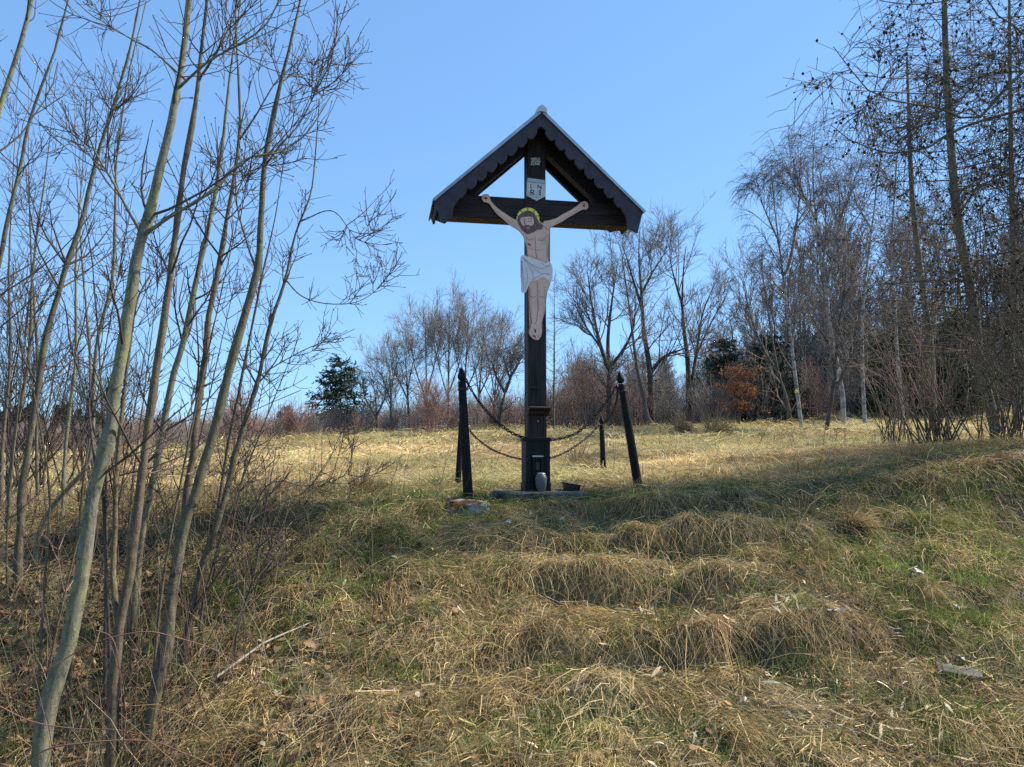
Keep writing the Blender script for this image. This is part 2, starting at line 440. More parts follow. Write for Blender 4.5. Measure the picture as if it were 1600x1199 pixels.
def spawn(rng, P, R, n, t0=.2, t1=1., L=.5, Lvar=.35, shrink=.5, ang=45, angvar=12, up=.1, wig=.12, K=4, rr=.6, rend=.3, rmin=.0015, rcap=1e9, flat=0., opposite=False, power=1.0):
    """children of every branch in P: n each, between t0 and t1, marched out with a pull up (or down) and some wiggle"""
    N, KP, _ = P.shape
    cnt = rng.poisson(n, N) if n != int(n) or n > 4 else np.full(N, int(n))
    par = np.repeat(np.arange(N), cnt)
    C = len(par)
    if C == 0:
        return np.zeros((0, K, 3)), np.zeros((0, K))
    t = t0 + (t1 - t0) * rng.random(C) ** power
    if opposite:
        t[1::2] = t[:-1:2][:len(t[1::2])]
    u = t * (KP - 1); i = np.minimum(u.astype(int), KP - 2); f = (u - i)[:, None]
    pos = P[par, i] * (1 - f) + P[par, i + 1] * f
    rad = R[par, i] * (1 - f[:, 0]) + R[par, i + 1] * f[:, 0]
    T = norm(P[par, i + 1] - P[par, i])
    rv = rng.normal(size=(C, 3)); rv[:, 2] *= (1 - flat)
    if opposite:
        rv[1::2] = -rv[:-1:2][:len(rv[1::2])]
    pr = norm(rv - (rv * T).sum(1, keepdims=True) * T)
    a = np.radians(ang + angvar * rng.normal(size=C))[:, None]
    d = norm(np.cos(a) * T + np.sin(a) * pr)
    ln = L * (1 - shrink * (t - t0) / max(1e-6, (t1 - t0))) * np.exp(Lvar * rng.normal(size=C))
    Q = np.empty((C, K, 3)); Q[:, 0] = pos
    for k in range(1, K):
        d = norm(d + np.array([0, 0, up]) + wig * rng.normal(size=(C, 3)))
        Q[:, k] = Q[:, k - 1] + d * (ln / (K - 1))[:, None]
    r0 = np.clip(rad * rr, rmin, rcap)
    prof = 1 - (1 - rend) * np.linspace(0, 1, K) ** .9
    return Q, np.maximum(r0[:, None] * prof[None, :], rmin * .6)

def grow(rng, P, R, levels):
    """levels: list of (dict for spawn, sides); returns list of (P,R,sides)"""
    out = []
    for kw, sides in levels:
        kw = dict(kw); src = kw.pop('src', None)
        if src is not None:
            P, R = (out[src][0], out[src][1])
        P, R = spawn(rng, P, R, **kw)
        out.append((P, R, sides))
        if len(P) == 0:
            break
    return out

def branch_mesh(name, groups, mat, origin):
    V, Q = merge([tubes(P - origin, R, s) for P, R, s in groups if len(P)])
    return raw_mesh(name, V, Q, mat)

def make_tree(name, label, cat, origin, spines, levels, bark, twig, seed, group=None, sides=9, extra=None, near=False):
    """spines: list of (points, radii): the first is the trunk, the others limbs"""
    rng = np.random.default_rng(seed)
    origin = np.asarray(origin, float)
    t = thing(name, label, cat, origin, group=group)
    K = 44 if near else 18
    Ps = np.stack([resample(p, K) for p, r in spines])
    Rs = np.stack([np.interp(np.linspace(0, 1, K), np.linspace(0, 1, len(r)), r) for p, r in spines])
    if near:                                   # knotty, slightly uneven stems
        kn = rng.random(Rs.shape) < .13
        Rs = Rs * (1 + .05 * rng.normal(size=Rs.shape) + .22 * kn)
        Ps = Ps + rng.normal(size=Ps.shape) * Rs[:, :, None] * .10
    link('trunk', branch_mesh('trunk', [(Ps[:1], Rs[:1], sides)], bark, origin), t)
    for k in range(1, len(spines)):
        link('branch', branch_mesh('branch', [(Ps[k:k + 1], Rs[k:k + 1], max(6, sides - 2))], bark, origin), t)
    g = grow(rng, Ps, Rs, levels)
    link('crown', branch_mesh('crown', g, twig, origin), t)
    if extra:
        extra(rng, t, g, origin)
    return t

def trace(pxs, Y, drift=0., n=24):
    """a traced line of pixels as a line in space at depth Y; drift = metres of depth it gains to its end"""
    pxs = list(pxs)
    return catmull([at(x, y, Y + drift * k / max(1, len(pxs) - 1)) for k, (x, y) in enumerate(pxs)], n)

def snap(q, spines):
    """start a limb on the middle of the nearest earlier stem"""
    q = np.array(q); A = np.concatenate([s[0] for s in spines])
    q[0] = A[np.argmin(np.linalg.norm(A - q[0], axis=1))]
    return q

def box_bm(bm, x0, x1, y0, y1, z0, z1):
    vs_ = [bm.verts.new(c) for c in ((x0, y0, z0), (x1, y0, z0), (x1, y1, z0), (x0, y1, z0), (x0, y0, z1), (x1, y0, z1), (x1, y1, z1), (x0, y1, z1))]
    for f in ((3, 2, 1, 0), (4, 5, 6, 7), (0, 1, 5, 4), (1, 2, 6, 5), (2, 3, 7, 6), (3, 0, 4, 7)):
        bm.faces.new([vs_[i] for i in f])

def bm_obj(name, bm, mat, parent=None, bevel=0., smooth=False):
    if bevel:
        bmesh.ops.bevel(bm, geom=list(bm.edges), offset=bevel, segments=2, affect='EDGES', profile=.6)
    bmesh.ops.recalc_face_normals(bm, faces=list(bm.faces))
    me = bpy.data.meshes.new(name); bm.to_mesh(me); bm.free()
    if smooth:
        me.polygons.foreach_set('use_smooth', np.ones(len(me.polygons), bool))
    me.materials.append(mat)
    return link(name, me, parent)

def box(name, x0, x1, y0, y1, z0, z1, mat, parent=None, bevel=.004):
    bm = bmesh.new(); box_bm(bm, x0, x1, y0, y1, z0, z1)
    return bm_obj(name, bm, mat, parent, bevel)

def plate(name, outline, y_front, y_back, mat, parent=None):
    """a flat piece cut out along an x-z outline, with thickness"""
    bm = bmesh.new()
    a = [bm.verts.new((x, y_front, z)) for x, z in outline]
    b = [bm.verts.new((x, y_back, z)) for x, z in outline]
    bm.faces.new(a); bm.faces.new(b[::-1])
    n = len(a)
    for i in range(n):
        bm.faces.new((a[i], b[i], b[(i + 1) % n], a[(i + 1) % n]))
    bmesh.ops.triangulate(bm, faces=[f for f in bm.faces if len(f.verts) > 4])
    return bm_obj(name, bm, mat, parent)

def lathe(name, prof, mat, parent=None, sides=16, loc=(0, 0, 0), flute=0., nfl=12):
    V, Q = [], []
    for r, z in prof:
        for k in range(sides):
            a = 2 * math.pi * k / sides
            rr = r * (1 + flute * math.cos(nfl * a))
            V.append((rr * math.cos(a), rr * math.sin(a), z))
    for i in range(len(prof) - 1):
        for k in range(sides):
            Q.append((i * sides + k, i * sides + (k + 1) % sides, (i + 1) * sides + (k + 1) % sides, (i + 1) * sides + k))
    return link(name, raw_mesh(name, np.array(V), np.array(Q), mat), parent, loc)

def scatter(name, pts, rot, scl, idx, tint, sources, mats_obj=None, **props):
    """one 'stuff' object that instances small source meshes on points (geometry nodes)"""
    me = bpy.data.meshes.new(name)
    me.vertices.add(len(pts)); me.vertices.foreach_set('co', np.ascontiguousarray(pts, np.float32).ravel())
    for nm, ty, arr, fld in (('rot', 'FLOAT_VECTOR', rot, 'vector'), ('scl', 'FLOAT_VECTOR', scl, 'vector'), ('idx', 'INT', idx, 'value')):
        a = me.attributes.new(nm, ty, 'POINT'); a.data.foreach_set(fld, np.ascontiguousarray(arr, np.int32 if ty == 'INT' else np.float32).ravel())
    a = me.attributes.new('tint', 'FLOAT_COLOR', 'POINT')
    c = np.ones((len(pts), 4), np.float32); c[:, :3] = tint; a.data.foreach_set('color', c.ravel())
    o = link(name, me, **props)
    src = bpy.data.collections.new(name + '_pieces')
    for k, s in enumerate(sources):
        src.objects.link(bpy.data.objects.new('piece_%02d' % k, s))
    ng = bpy.data.node_groups.new(name + '_nodes', 'GeometryNodeTree')
    ng.interface.new_socket('Geometry', in_out='INPUT', socket_type='NodeSocketGeometry')
    ng.interface.new_socket('Geometry', in_out='OUTPUT', socket_type='NodeSocketGeometry')
    n, l = ng.nodes, ng.links
    gi, go = n.new('NodeGroupInput'), n.new('NodeGroupOutput')
    ci = n.new('GeometryNodeCollectionInfo'); ci.inputs['Collection'].default_value = src
    ci.inputs['Separate Children'].default_value = True; ci.inputs['Reset Children'].default_value = True
    ip = n.new('GeometryNodeInstanceOnPoints'); ip.inputs['Pick Instance'].default_value = True
    def attr(nm, dt):
        q = n.new('GeometryNodeInputNamedAttribute'); q.data_type = dt; q.inputs['Name'].default_value = nm
        return q.outputs[0]
    l.new(gi.outputs[0], ip.inputs['Points']); l.new(ci.outputs[0], ip.inputs['Instance'])
    l.new(attr('idx', 'INT'), ip.inputs['Instance Index'])
    e2r = n.new('FunctionNodeEulerToRotation'); l.new(attr('rot', 'FLOAT_VECTOR'), e2r.inputs[0]); l.new(e2r.outputs[0], ip.inputs['Rotation'])
    l.new(attr('scl', 'FLOAT_VECTOR'), ip.inputs['Scale'])
    l.new(ip.outputs[0], go.inputs[0])
    mod = o.modifiers.new('scatter', 'NODES'); mod.node_group = ng
    return o

# ------------------------------------------------------------------ the setting: one sheet of ground to the horizon
def axis(*segs):
    out = []
    for a, b, s in segs:
        out += list(np.arange(a, b - 1e-6, s))
    out.append(segs[-1][1])
    return np.array(out)
ax = axis((-900, -200, 100), (-200, -60, 10), (-60, -26, 2), (-26, -7, .5), (-7, 7, .065), (7, 26, .5), (26, 60, 2), (60, 200, 10), (200, 900, 100))
ay = axis((-60, 0, 4), (0, 2.6, .3), (2.6, 8.6, .055), (8.6, 14, .16), (14, 46, .5), (46, 120, 4), (120, 1100, 60))
XX, YY = np.meshgrid(ax, ay)
ZZ = H(XX, YY)
gi_ = np.arange(XX.size).reshape(XX.shape)
GQ = np.stack([gi_[:-1, :-1], gi_[:-1, 1:], gi_[1:, 1:], gi_[1:, :-1]], -1).reshape(-1, 4)
link('ground', raw_mesh('ground', np.stack([XX, YY, ZZ], -1).reshape(-1, 3), GQ, M['ground']), kind='structure', label='grassy bank and meadow ground rising to the tree line')

# ------------------------------------------------------------------ the wayside cross
YAW = math.radians(10)
cb = gp(837, 7.45)
CBZ = cb[2] + .065
cross = thing('wayside_cross', 'tall dark wooden wayside cross with gabled roof and painted figure, on the bank', 'cross', (cb[0], cb[1], CBZ), YAW)
ex = np.array([math.cos(YAW), math.sin(YAW), 0]); ey = np.array([-math.sin(YAW), math.cos(YAW), 0]); c0 = np.array([cb[0], cb[1], CBZ])

def loc_px(px, py, yl):
    """where the sight line through a pixel meets the cross's own plane y = yl: local x, z"""
    o = np.array([0, 0, CAMZ]); d = at(px, py, 1.0) - o
    s = ((c0 + ey * yl - o) @ ey) / (d @ ey)
    p = o + d * s - c0
    return (p @ ex, p[2])

def pts_px(lst, yl):
    return [loc_px(x, y, yl) for x, y in lst]

ZA = loc_px(842, 173, -.33)[1]            # ridge height above the base
PITCHR = math.radians(42.7)
ca, sa = math.cos(PITCHR), math.sin(PITCHR)
ZB1 = loc_px(837, 311, -.09)[1]; ZB0 = loc_px(837, 346, -.09)[1]
# post and beam
post = box('post', -.093, .093, -.095, .095, .45, ZA - .13, M['wood_v'], cross, .008)
beam = bmesh.new()
box_bm(beam, -.98, -.0935, -.088, .088, ZB0, ZB1)
bm_obj('crossbeam', beam, M['wood_h'], cross, .006)
beam = bmesh.new()
box_bm(beam, .0935, .98, -.088, .088, ZB0, ZB1)
bm_obj('crossbeam', beam, M['wood_h'], cross, .006)
beam = bmesh.new(); box_bm(beam, -.12, .12, -.0985, -.0955, ZB0 + .004, ZB1 - .004)
bm_obj('halving_joint', beam, M['wood_h'], cross)

# roof: soffit planks, rafters, scalloped bargeboards, zinc sheet, ridge cap
S = 1.03 / ca
YF, YB = -.30, .32
roof = box('roof', -.02, .02, YF + .01, YB - .01, ZA - .085, ZA - .03, M['wood_y'], cross, .003)
roof['label'] = 'dark gabled plank roof with scalloped trim'
def slope_pt(sd, s, w):
    return (sd * (s * ca - w * sa), ZA - s * sa - w * ca)
npl = 10
for sd in (-1, 1):
    for k in range(npl):
        s0 = .03 + (S - .03) * k / npl + .002; s1 = .03 + (S - .03) * (k + 1) / npl - .002
        ol = [slope_pt(sd, s0, .008), slope_pt(sd, s1, .008), slope_pt(sd, s1, .032), slope_pt(sd, s0, .032)]
        plate('plank', ol, YF, YB, M['wood_y'], roof)
    # rafters: middle (beside the post) and rear
    for (yf, yb, w, s_end) in ((-.05, .05, .15, S - .25), (YB - .045, YB - .002, .125, S - .03)):
        w0 = .034
        st = w * sa / ca
        ol = [slope_pt(sd, w0 * sa / ca + .012, w0), slope_pt(sd, s_end, w0), slope_pt(sd, s_end - .05, w), slope_pt(sd, st + .012, w)]
        plate('rafter', ol, yf, yb, M['wood_y'], roof)
    # scalloped bargeboard
    low = []
    ns = 8; s_a, s_b = .16, S - .17
    for k in range(ns):
        for j in range(9):
            f = j / 9.0
            s = s_a + (s_b - s_a) * (k + f) / ns
            w = .108 + .041 * math.sin(math.pi * f) ** .6 + (.010 if .62 < f < .95 else 0)
            low.append((s, w))
    low = [(0.0, .118 * 1.0)] + low + [(S - .09, .165), (S + .005, .24)]
    top, bot = [], []
    for s_, w_ in low:
        xb_, zb2 = slope_pt(1, s_, w_)
        if xb_ < .001:                                   # mitre at the ridge
            xb_, zb2 = .001, ZA - w_ / ca
        st_ = min(max(s_, .002), S)
        xt_, zt_ = slope_pt(1, st_, .002)
        top.append((sd * max(xt_, .001), zt_)); bot.append((sd * xb_, zb2))
    top.append((sd * (S * ca - .002 * sa), ZA - S * sa - .002 * ca)); q_ = slope_pt(sd, S + .11, .205); bot.append(q_)
    bm = bmesh.new()
    rings = [[bm.verts.new((x, yy, z)) for x, z in row] for yy in (YF - .028, YF - .001) for row in (top, bot)]
    nn_ = len(top)
    for i in range(nn_ - 1):
        bm.faces.new((rings[0][i], rings[0][i + 1], rings[1][i + 1], rings[1][i])); bm.faces.new((rings[2][i], rings[3][i], rings[3][i + 1], rings[2][i + 1]))
        bm.faces.new((rings[1][i], rings[1][i + 1], rings[3][i + 1], rings[3][i])); bm.faces.new((rings[0][i], rings[2][i], rings[2][i + 1], rings[0][i + 1]))
    bm.faces.new((rings[0][-1], rings[2][-1], rings[3][-1], rings[1][-1]))
    bmesh.ops.dissolve_degenerate(bm, edges=list(bm.edges), dist=.0004)
    bm_obj('bargeboard', bm, M['wood_barge'], roof)
    # fascia along the eaves
    ol = [slope_pt(sd, S + .003, .004), slope_pt(sd, S + .030, .062), slope_pt(sd, S + .010, .070), slope_pt(sd, S - .018, .034), slope_pt(sd, S + .0005, .034), slope_pt(sd, S + .0005, .004)]
    plate('eaves_board', ol, YF + .002, YB - .05, M['wood_y'], roof)
    # zinc sheet with its turned-down front edge
    ol = [slope_pt(sd, .002, -.012), slope_pt(sd, S + .022, -.012), slope_pt(sd, S + .022, -.006), slope_pt(sd, .008, -.006)]
    plate('zinc_sheet', ol, YF - .045, YB + .02, M['zinc'], roof)
    ol = [slope_pt(sd, .03, -.0125), slope_pt(sd, S + .024, -.0125), slope_pt(sd, S + .024, .014), slope_pt(sd, .03, .018)]
    plate('zinc_edge', ol, YF - .049, YF - .0455, M['zinc'], roof)
ol = [(-.052, ZA - .033), (-.048, ZA + .012), (-.02, ZA + .038), (0, ZA + .05), (.02, ZA + .038), (.048, ZA + .012), (.052, ZA - .033), (.02, ZA - .018), (-.02, ZA - .018)]
plate('ridge_cap', ol, YF - .062, YB + .03, M['zinc_cap'], roof)

# the painted cut-out figure
yb_, yf_ = -.0995, -.108
left_arm_up = [(753.3, 308), (754, 305.4), (757.5, 304), (761.9, 304.4), (765, 307.5), (766.5, 311.9), (768.5, 315.5), (776, 323.8), (783.7, 329.6), (792.5, 335.5), (798.7, 339.6), (806.9, 343.4)]
right_top = [(812, 340), (825, 336), (838, 342), (846.9, 348.5), (850.5, 345.5), (857.9, 344.4), (863.4, 342.6), (869.8, 340.7), (878.7, 335), (890, 329.2), (898.7, 323.6), (904.5, 319.2), (908, 316.2), (913, 314.8), (917.5, 316.4), (919.2, 321), (918.5, 325.6), (915, 328), (910, 328.2), (903.7, 331), (895, 336.4), (886, 341.6), (878.7, 346.4), (868.7, 351.4), (860.8, 355.8), (859, 359)]
right_side = [(859.3, 362), (858.3, 372.4), (857.4, 381.5), (856, 392.6), (856, 400), (857.6, 408), (860.4, 425), (859.8, 441), (858.2, 447.4), (854.6, 457.6), (853, 467.8), (852.8, 478), (850.9, 489.7), (847.3, 501.4), (846.3, 508.7), (847.4, 516), (846.3, 523.3), (843.6, 529), (840, 531.8), (834.9, 530.6), (831.2, 528.4), (827.6, 524), (826, 517.4), (827.6, 510), (830.8, 504.3), (830.2, 497), (827.6, 485.3), (826.4, 475), (827.4, 466.4), (827.6, 454.7), (826, 444), (824, 425), (824.7, 400.8)]
left_side = [(823.5, 392.6), (821.7, 383.4), (819.8, 376), (817.5, 369), (815.6, 366.5), (812, 362), (806, 357.6), (797.5, 352.4), (791, 347.4), (785, 342), (778.7, 336.8), (773.7, 331.6), (768, 323.8), (764.4, 318.8), (760.6, 317), (755.6, 315.4), (753, 311.2)]
body_px = left_arm_up + right_top + right_side + left_side
def smooth_px(lst, yl, f=3):
    q = catmull(np.array(lst, float), len(lst) * f, True)
    return pts_px([tuple(v) for v in q], yl)
fig = plate('figure', smooth_px(body_px, yf_), yf_, yb_, M['skin'], cross)
fig['label'] = 'flat painted cut-out figure with arms spread along the beam'
cloth_px = [(813.5, 404), (813.9, 401), (815.9, 399.2), (819.6, 399.2), (824.7, 401.4), (833.4, 405), (842.2, 407.4), (852.4, 411.6), (857.5, 408.7), (861.2, 412.3), (863.4, 419.6), (862.9, 434.2), (860.4, 441.5), (856.8, 438.6), (851.7, 435), (846.6, 433), (842.2, 436.4), (836.4, 438.6), (831.2, 439.3), (827.6, 443), (823.9, 451.8), (821, 457.4), (815.9, 457.2), (814.2, 453.2), (814.7, 440), (813, 431.3), (814.5, 421), (816.6, 410)]
plate('loincloth', smooth_px(cloth_px, yf_ - .004), yf_ - .004, yf_ - .0003, M['cloth'], fig)
hair_px = [(808.8, 340.3), (812.9, 334.8), (819.4, 331.6), (826.7, 330.6), (832.2, 332.5), (836.8, 337.5), (840.5, 344), (842.8, 348.5), (846.9, 350.4), (848.3, 355), (845, 358.6), (841.4, 358.2), (835.9, 361.4), (829.4, 364.4), (824.9, 365.6), (820.3, 362.8), (815.7, 358.6), (812, 353), (809.3, 346.7)]
plate('hair_and_beard', smooth_px(hair_px, yf_ - .007), yf_ - .007, yf_ - .0003, M['hair'], fig)
face_px = [(812.9, 344), (814.3, 340.7), (820.3, 339.2), (828.5, 338.9), (832.7, 340.7), (834.2, 346.7), (833.6, 350.8), (829.4, 353.2), (825.8, 351.9), (821.2, 351.9), (817.5, 353), (815.2, 350.4), (813.5, 347)]
plate('face', smooth_px(face_px, yf_ - .009), yf_ - .009, yf_ - .0072, M['skin'], fig)
plate('chin', smooth_px([(821.9, 355.2), (826.5, 354.4), (828.8, 356.8), (826.7, 359.4), (823.2, 359)], yf_ - .009), yf_ - .009, yf_ - .0072, mat_flat('beard_light_paint', (.33, .23, .20)), fig)
hc = (825.0, 342.5)
ring = [(hc[0] + 18.6 * math.cos(a), hc[1] - 18.6 * math.sin(a)) for a in np.linspace(math.radians(-12), math.radians(188), 30)]
ring += [(hc[0] + 12.2 * math.cos(a), hc[1] - 12.2 * math.sin(a)) for a in np.linspace(math.radians(188), math.radians(-12), 30)]
halo = plate('halo', pts_px(ring, yf_ - .003), yf_ - .003, yf_ + .004, M['halo'], fig)
def strokes(name, lines, wpx, yfr, mat, parent, thick=.0012):
    """painted lines, as thin raised strips"""
    bm = bmesh.new()
    for ln in lines:
        q = catmull(np.array(ln, float), max(2, len(ln) * 4)) if len(ln) > 2 else np.array(ln, float)
        d = np.gradient(q, axis=0); d /= np.maximum(np.linalg.norm(d, axis=1, keepdims=True), 1e-6)
        nn = np.stack([-d[:, 1], d[:, 0]], 1) * wpx / 2
        A, B = pts_px(q + nn, yfr), pts_px(q - nn, yfr)
        va = [bm.verts.new((x, yfr, z)) for x, z in A]; vb = [bm.verts.new((x, yfr, z)) for x, z in B]
        vc = [bm.verts.new((x, yfr + thick, z)) for x, z in A]; vd = [bm.verts.new((x, yfr + thick, z)) for x, z in B]
        for i in range(len(va) - 1):
            bm.faces.new((va[i], va[i + 1], vb[i + 1], vb[i])); bm.faces.new((va[i], vc[i], vc[i + 1], va[i + 1])); bm.faces.new((vb[i], vb[i + 1], vd[i + 1], vd[i]))
    o = bm_obj(name, bm, mat, parent)
    if len(lines) > 1 and name != 'lettering':
        o['kind'] = 'stuff'
    return o
rays = [[(hc[0] + r * math.cos(a), hc[1] - r * math.sin(a)) for r in (12.4, 18.4)] for a in np.radians([18, 52, 91, 130, 163])]
arc = [[(hc[0] + r * math.cos(a), hc[1] - r * math.sin(a)) for a in np.linspace(math.radians(-10), math.radians(186), 16)] for r in (12.6, 18.3)]
strokes('halo_lines', rays, 1.1, yf_ - .0045, M['dark_line'], fig)
strokes('halo_rim', arc, .7, yf_ - .0043, M['dark_line'], fig)
strokes('face_lines', [[(816.5, 342.6), (819, 342.0), (821, 342.8)], [(825, 341.8), (829, 341.6), (831.5, 343)], [(817, 345), (820.5, 345.6)], [(824.5, 345.4), (827.5, 346), (830.5, 345.2)], [(820.5, 344), (819.3, 347.5), (819.8, 350), (822, 350.4)], [(822.5, 356.8), (825, 356.4), (827.6, 356.8)]], .95, yf_ - .0102, M['hair'], fig)
strokes('hair_lines', [[(811, 340), (818, 335), (827, 334), (833, 338)], [(836, 341), (839, 349), (843, 355)], [(832, 353), (834, 358), (838, 357)], [(818, 356), (822, 362), (828, 362)]], .7, yf_ - .0082, M['skin_line'], fig)
strokes('body_lines', [[(836, 369), (836.3, 377), (837, 392), (839, 404)], [(840, 375), (848, 375.6), (854, 369)], [(834, 374), (827, 374.6), (823, 371)], [(839.3, 440), (839.6, 454), (839.3, 466), (840.4, 481), (839.3, 495.5), (836.5, 507)], [(829, 463), (833, 465), (837, 463)], [(843, 463), (847, 465), (851, 463)], [(755, 310), (759, 308), (762, 311)], [(910, 319), (914, 318), (917, 321)], [(831, 527), (832, 523)], [(837, 530), (837, 525)], [(842, 528), (841, 524)], [(848, 352), (853, 357), (857.5, 360)], [(839, 400.2), (840, 400.5)]], .62, yf_ - .0015, M['skin_line'], fig)
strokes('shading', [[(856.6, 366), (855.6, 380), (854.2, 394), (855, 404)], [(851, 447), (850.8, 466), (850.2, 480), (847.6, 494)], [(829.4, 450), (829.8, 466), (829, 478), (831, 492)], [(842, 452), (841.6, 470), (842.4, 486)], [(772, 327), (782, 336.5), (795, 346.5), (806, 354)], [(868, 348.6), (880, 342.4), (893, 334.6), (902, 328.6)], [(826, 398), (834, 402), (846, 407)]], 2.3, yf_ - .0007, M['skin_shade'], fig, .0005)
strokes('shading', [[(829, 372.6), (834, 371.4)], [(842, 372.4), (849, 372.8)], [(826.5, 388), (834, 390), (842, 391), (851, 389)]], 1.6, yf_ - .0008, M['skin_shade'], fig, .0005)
strokes('cloth_lines', [[(816, 402), (824, 409), (836, 416), (845, 420), (853, 418), (860, 413)], [(818, 404), (826, 415), (832, 426), (834, 436)], [(822, 406), (833, 418), (845, 427), (858, 428)], [(831, 438), (840, 433), (849, 428), (861, 430)], [(816, 415), (818, 432), (818, 455)], [(822, 418), (824, 434), (821, 452)], [(846, 411), (852, 415), (860, 417)]], .8, yf_ - .0052, M['cloth_line'], fig)
strokes('outline', [list(map(tuple, np.array(body_px + body_px[:1])))], .75, yf_ - .0012, M['skin_line'], fig)
strokes('wounds', [[(824.5, 380.5), (827, 382.2), (829, 384.5)], [(757.5, 309.5), (760, 311.5)], [(911, 321), (914, 323)], [(833.5, 524), (836, 527.5)]], 2.2, yf_ - .0022, M['blood'], fig)
strokes('nails', [[(758.6, 309), (760.8, 310.6)], [(911.4, 321.6), (913.4, 320.4)], [(836, 514.5), (836.6, 519.5)]], 2.0, yf_ - .006, M['iron'], fig)

# title plaque and the little lettered plate above it
pq = plate('title_plaque', pts_px([(823.6, 281), (851.6, 284.6), (852.4, 307), (838.4, 313.8), (823.0, 306)], -.112), -.112, -.0985, M['plaque'], cross)
plate('rolled_edge', pts_px([(824.4, 278.0), (851.2, 281.6), (851.4, 286.6), (824.2, 283.2)], -.124), -.124, -.1125, M['zinc'], pq)
ylt = -.1136
def serif_I(x, y0, y1, w):
    return [[(x, y0), (x, y1)], [(x - w, y0), (x + w, y0)], [(x - w, y1), (x + w, y1)]]
strokes('lettering', serif_I(829.6, 288.4, 294.2, .9), 1.15, ylt, M['letter'], pq)
strokes('lettering', [[(840.6, 295), (840.4, 288.6)], [(840.4, 288.8), (845.4, 295.2)], [(845.6, 295.4), (845.4, 289)]], 1.15, ylt, M['letter'], pq)
strokes('lettering', [[(829.4, 297), (829.5, 304.6)], [(829.4, 297.2), (832.2, 297.1), (834.0, 298.4), (833.2, 300.4), (829.6, 300.9)], [(831.4, 300.9), (834.8, 304.8)]], 1.35, ylt, M['letter'], pq)
strokes('lettering', serif_I(843.9, 297.6, 304.6, 1.2), 1.5, ylt, M['letter'], pq)
strokes('plaque_nail', [[(837.2, 308.3), (838.6, 308.7)]], 1.3, ylt - .003, M['iron'], pq)
sp = plate('lettered_plate', pts_px([(829.6, 246.2), (844.6, 245.0), (844.8, 258.2), (830, 259.6)], -.0995), -.0995, -.0958, M['wood_v'], cross)
rows = []
for r, y0 in enumerate((246.8, 250.9, 254.9)):
    for k in range(5):
        x = 830.2 + k * 2.9
        h = 3.0
        pat = (k * 7 + r * 3) % 4
        rows.append([(x, y0), (x, y0 + h)])
        if pat == 0: rows += [[(x, y0 + h * .5), (x + 2, y0)], [(x, y0 + h * .5), (x + 2, y0 + h)]]
        elif pat == 1: rows += [[(x, y0 + h), (x + 1.9, y0 + h)]]
        elif pat == 2: rows += [[(x, y0), (x + 2, y0)], [(x, y0 + h), (x + 2, y0 + h)]]
        else: rows += [[(x, y0), (x + 1.9, y0 + h)], [(x + 1.9, y0), (x + 1.9, y0 + h)]]
strokes('lettering', rows, .85, -.1012, M['letter_white'], sp)

# casing round the foot of the post, shelf, picture bracket, lantern box
zt = loc_px(838, 684, -.12)[1]; zp = loc_px(838, 754, -.12)[1]
zsh = loc_px(838, 636, -.12)[1]
box('casing', -.120, .120, -.118, .118, zp, zt, M['casing'], cross, .006)
box('collar', -.128, .128, -.127, .127, zt - .035, zt + .004, M['casing'], cross, .006)
box('plinth', -.126, .126, -.124, .124, .0, zp - .002, M['casing'], cross, .006)
box('trim_strip', -.118, -.075, -.126, -.1182, zp + .003, zt - .038, M['casing'], cross, .002)
box('trim_strip', .075, .118, -.126, -.1182, zp + .003, zt - .038, M['casing'], cross, .002)
box('trim_strip', -.09, -.06, -.103, -.0952, zt + .006, zsh - .06, M['wood_v'], cross, .002)
box('trim_strip', .06, .09, -.103, -.0952, zt + .006, zsh - .06, M['wood_v'], cross, .002)
for zz, xx in ((zt + .16, .005),):
    lathe('screw', [(.009, 0), (.008, .004), (.0001, .005)], M['zinc'], cross, 8, (xx, -.0955, zz)).rotation_euler = (math.pi / 2, 0, 0)
shelf = bmesh.new()
prof = [(-.094, 0), (-.20, 0), (-.215, -.012), (-.205, -.026), (-.16, -.038), (-.13, -.075), (-.094, -.085)]
va = [shelf.verts.new((-.098, y, zsh + z)) for y, z in prof]; vb = [shelf.verts.new((.108, y, zsh + z)) for y, z in prof]
shelf.faces.new(va); shelf.faces.new(vb[::-1])
for i in range(len(va)):
    shelf.faces.new((va[i], vb[i], vb[(i + 1) % len(va)], va[(i + 1) % len(va)]))
bm_obj('shelf', shelf, M['wood_h'], cross, .003)
fr = box('picture_bracket', *(loc_px(826.2, 620, -.1)[0], loc_px(828.2, 620, -.1)[0]), -.115, -.096, zsh + .004, loc_px(838, 608, -.1)[1], M['wood_v'], cross, .002)
box('picture_bracket', loc_px(826.2, 620, -.1)[0], loc_px(840.5, 620, -.1)[0], -.117, -.096, loc_px(838, 608, -.1)[1] + .001, loc_px(838, 608, -.1)[1] + .02, M['wood_v'], cross, .002)
xa, xb = loc_px(832, 730, -.13)[0], loc_px(848, 730, -.13)[0]
za_, zb_ = loc_px(840, 743, -.13)[1], loc_px(840, 713, -.13)[1]
lb = bmesh.new()
for (a0, a1, b0, b1) in ((xa, xa + .02, za_, zb_), (xb - .02, xb, za_, zb_), (xa + .0205, xb - .0205, zb_ - .03, zb_), (xa + .0205, xb - .0205, za_, za_ + .025)):
    box_bm(lb, a0, a1, -.142, -.1185, b0, b1)
lan = bm_obj('lantern_niche', lb, M['casing'], cross, .002)
box('niche_flap', xa + .03, xb - .03, -.132, -.1187, za_ + .05, zb_ - .06, M['plastic'], lan, .002)
box('niche_lip', xa - .004, xb + .004, -.152, -.1425, zb_ - .008, zb_ + .006, M['zinc'], lan, .001)
hk = []
